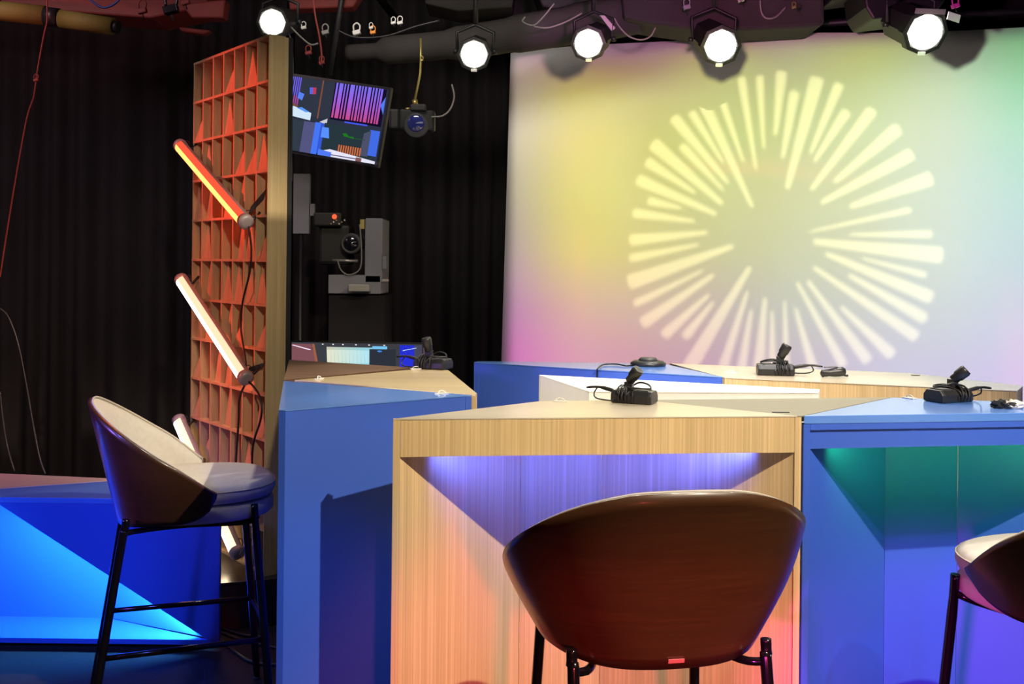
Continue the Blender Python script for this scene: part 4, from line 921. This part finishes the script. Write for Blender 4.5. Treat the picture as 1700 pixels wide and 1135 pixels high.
# ------------------------------------------------------------------ overhead grid
def rod(a, b, r, m_, label, name='grid_pipe', cat='pipe', group=None, seg=12):
    return solo(name, MB().tube([a, b], r, seg), m_, label, cat, group)
rod((-3.6, 4.9, 2.96), (3.4, 4.9, 2.96), 0.024, BLKM, 'black grid pipe across the studio, carrying the stage lights')
rod((-3.6, 5.6, 3.02), (3.4, 5.6, 3.02), 0.024, BLKM, 'black grid pipe nearest the backdrop top')
rod((-0.9, 4.4, 3.0), (-0.75, 6.6, 3.0), 0.024, BLKM, 'black grid pipe running front to back above the upper monitor')
# padded yellow pipe top left
t = thing('padded_pipe', P(90, 38, d=5.0), 'yellow green padded pipe at the top left', 'pipe'); b_ = t.location.copy()
obj('padding', MB().tube([P(-60, 12, d=5.0) - b_, P(76, 26, d=5.0) - b_], 0.048, 16), YELPAD, t)
obj('padding', MB().tube([P(100, 31, d=5.0) - b_, P(188, 44, d=5.0) - b_], 0.044, 16), YELPAD, t)
obj('strap', MB().tube([P(76, 27, d=5.0) - b_, P(98, 30, d=5.0) - b_], 0.047, 16), BLK, t)
obj('end_fitting', MB().tube([P(188, 44, d=5.0) - b_, P(197, 46, d=5.0) - b_], 0.03, 12), BLKM, t)
def slab(pts, d, th, m_, label, name, cat, group=None, bevel=0.01):
    q_ = [P(x, y, d=d) for x, y in pts]; n_ = len(q_); vs = list(q_) + [v + Vector((0, th, 0.03 * 0)) for v in q_]
    a = sum(q_[i].x * q_[(i + 1) % n_].z - q_[(i + 1) % n_].x * q_[i].z for i in range(n_))
    fs = [tuple(range(n_)), tuple(range(n_, 2 * n_))[::-1]] + [(i, n_ + i, n_ + (i + 1) % n_, (i + 1) % n_) for i in range(n_)]
    if a < 0: fs = [f[::-1] for f in fs]
    return solo(name, MB().add(vs, fs), m_, label, cat, group, bevel=bevel)
slab([(0, -30), (345, -30), (345, 10), (250, 30), (90, 18), (0, 6)], 5.4, 0.3, REDLIT, 'red lit board above the padded pipe at the top left', 'ceiling_board', 'board')
slab([(296, 44), (350, 50), (338, 57), (300, 52)], 5.2, 0.06, REDLIT, 'small red lit flap under the grid, left of the lattice top', 'barn_door', 'flap')
slab([(300, 6), (374, -2), (370, 30), (318, 30)], 5.3, 0.1, REDLIT, 'red lit square board under the grid left of the first stage light', 'ceiling_board', 'board')
slab([(478, -10), (600, -10), (585, 12), (520, 14), (480, 16)], 5.3, 0.1, REDLIT, 'red lit board above the upper monitor', 'ceiling_board', 'board')
# duct
def duct(pts, rr, d, label, name='fabric_duct'):
    mb = MB(); q_ = [P(x, y, d=dd_) for (x, y), dd_ in zip(pts, d)]
    mb.tube(q_, rr, 18, sub=6); o = solo(name, mb, DUCTM, label, 'duct'); return o
duct([(578, 88), (640, 84), (760, 72), (860, 56), (960, 40), (1060, 20)], [0.045, 0.075, 0.09, 0.10, 0.11, 0.11], [5.55, 5.5, 5.45, 5.4, 5.35, 5.3], 'long sagging grey fabric duct under the grid, behind the second stage light')
slab([(1030, -40), (1368, -40), (1370, 34), (1364, 44), (1180, 52), (1090, 40), (1036, 30)], 5.15, 0.3, DUCTM, 'large dark equipment case hanging over the backdrop top', 'hanging_case', 'case', bevel=0.02)
slab([(1432, -30), (1590, -30), (1560, 14), (1500, 26), (1450, 32), (1438, 12)], 4.9, 0.3, BLKM, 'black angular housing above the rightmost stage light', 'hanging_housing', 'housing')
slab([(880, -40), (1010, -40), (1000, 8), (960, 24), (900, 10)], 5.75, 0.3, BLKM, 'black box above the stage light left of the starburst', 'hanging_housing', 'housing')
slab([(700, -40), (860, -40), (850, 12), (760, 18), (706, 6)], 5.8, 0.3, DUCTM, 'dark grey case above the grey duct', 'hanging_case', 'case')
slab([(1372, -40), (1430, -40), (1426, -4), (1380, 2)], 5.1, 0.2, BLKM, 'small black box between the large case and the angular housing', 'hanging_housing', 'housing')
# flat metal bracket next to light 3
slab([(995, 25), (1004, 25), (1022, 46), (1016, 52)], 4.85, 0.02, ALU, 'pale metal bracket right of the stage light at the backdrop left', 'bracket', 'bracket', bevel=0.002)
OH = 'loose cables in the overhead grid'
for pts, r, lab, m_, d_ in (
    (((920, 6), (902, 28), (886, 42), (868, 36), (872, 28)), 0.004, 'thin grey cable hanging in a hook above the backdrop left corner', CABLEG, 4.9),
    (((886, 44), (910, 46), (940, 36), (966, 22)), 0.004, 'thin grey cable sagging left of the stage light at the backdrop', CABLEG, 4.85),
    (((1020, 30), (1028, 44), (1044, 60), (1064, 66), (1080, 60), (1088, 46)), 0.004, 'dark cable loop hanging right of the metal bracket', CABLEG, 4.85),
    (((1262, 0), (1264, 20), (1272, 30), (1288, 28), (1304, 12)), 0.005, 'cable loop on the front of the large overhead case', CABLEG, 5.13),
    (((78, 0), (78, 34), (72, 62), (62, 118), (56, 160), (46, 190), (36, 240), (22, 320), (6, 420), (0, 460)), 0.0038, 'long red lit cable hanging at the far left', REDLIT, 4.9),
    (((0, 512), (14, 526), (30, 570), (44, 640), (56, 710), (66, 760), (75, 786)), 0.004, 'thin cable hanging down behind the low table, right one', GREYM, 4.9),
    (((0, 650), (4, 690), (12, 740), (24, 782)), 0.004, 'thin cable hanging down behind the low table, left one', GREYM, 4.9),
    (((476, 50), (484, 70), (486, 110), (484, 180), (484, 300)), 0.004, 'pale cable dropping along the right edge of the lattice screen', CABLEG, 4.75),
    (((520, 0), (524, 30), (530, 60), (534, 92), (532, 108)), 0.005, 'red lit cable hanging above the upper monitor', REDLIT, 4.9),
    (((560, 50), (590, 62), (640, 60), (690, 44), (730, 34)), 0.005, 'dark cable slung along the grid above the grey duct', CABLE, 4.85),
    (((150, 0), (168, 12), (184, 10), (198, 0)), 0.006, 'blue cable bow at the top left', mat('blue_cable', (0.02, 0.05, 0.25), 0.5, noise=0.05), 5.1),
    (((480, 42), (500, 62), (516, 74), (528, 72)), 0.004, 'thin cable curling right of the first stage light', CABLEG, 4.7)):
    cable([P(x, y, d=d_) for x, y in pts], r, lab, m_, OH)
# clamps and small fittings
def clamp_at(px, py, d, m_, label, s=1.0):
    s *= 0.75
    t = thing('grid_clamp', P(px, py, d=d), label, 'clamp', 'small clamps and fittings in the grid')
    obj('jaw', MB().obox((0, 0, 0), (0.022 * s, 0, 0.006 * s), (0, 0.015 * s, 0), (-0.004 * s, 0, 0.012 * s)), m_, t, bevel=0.003)
    obj('hook', MB().tube([(0.016 * s, 0, 0.008 * s), (0.019 * s, 0, 0.04 * s), (0, 0, 0.056 * s), (-0.019 * s, 0, 0.04 * s), (-0.016 * s, 0, 0.008 * s)], 0.005 * s, 6, sub=3), m_, t)
    obj('screw', MB().lathe([(0.004 * s, 0), (0.004 * s, 0.03 * s)], o=(0, 0, -0.008 * s), ax=(0.3, 0, -1), seg=8), BLKM, t)
for px, py, d, m_, lab, s in ((592, 54, 5.0, TAGW, 'white clamp tag left of the orange fitting above the grey duct', 1.1), (619, 54, 5.0, ORANGE, 'orange fitting above the left end of the grey duct', 0.8),
    (653, 38, 5.0, TAGW, 'left of two white fittings above the grey duct', 0.7), (664, 38, 5.0, TAGW, 'right of two white fittings above the grey duct', 0.8), (616, 46, 5.0, TAGW, 'small white fitting just above the orange one', 0.6),
    (284, 16, 5.0, CHROME, 'shiny dark clamp under the red lit board left of the lattice', 2.0), (236, 18, 5.0, REDLIT, 'red lit clamp under the grid at the upper left', 1.3), (512, 88, 5.0, REDLIT, 'red lit fitting dangling above the upper monitor, left one', 0.9),
    (534, 104, 5.0, REDLIT, 'red lit fitting dangling above the upper monitor, right one', 0.8), (308, 4, 5.0, REDLIT, 'red lit hook at the top edge left of the lattice', 1.2), (504, 46, 4.8, TAGW, 'pale clamp just right of the first stage light', 0.7),
    (540, 54, 5.0, CABLEG, 'grey fitting with cable right of the first stage light', 1.0), (60, 133, 4.9, REDLIT, 'small red lit connector on the long hanging cable', 0.7), (1140, 12, 4.86, GREYP, 'grey fitting on the left of the large overhead case', 1.0),
    (1318, 12, 4.86, YELPAD, 'small yellow fitting on the large overhead case', 0.6), (1586, 10, 4.7, mat('magenta_fitting', (0.7, 0.05, 0.4), 0.4, noise=0.05), 'magenta fitting above the rightmost stage light', 1.0),  # fitting with a magenta base colour
    (700, 100, 5.0, BRASS, 'small brass fitting on top of the hanging camera rod', 0.5), (1230, 0, 4.86, ALU, 'round pale fitting at the top edge above the starburst', 0.9)):
    clamp_at(px, py, d, m_, lab, s)
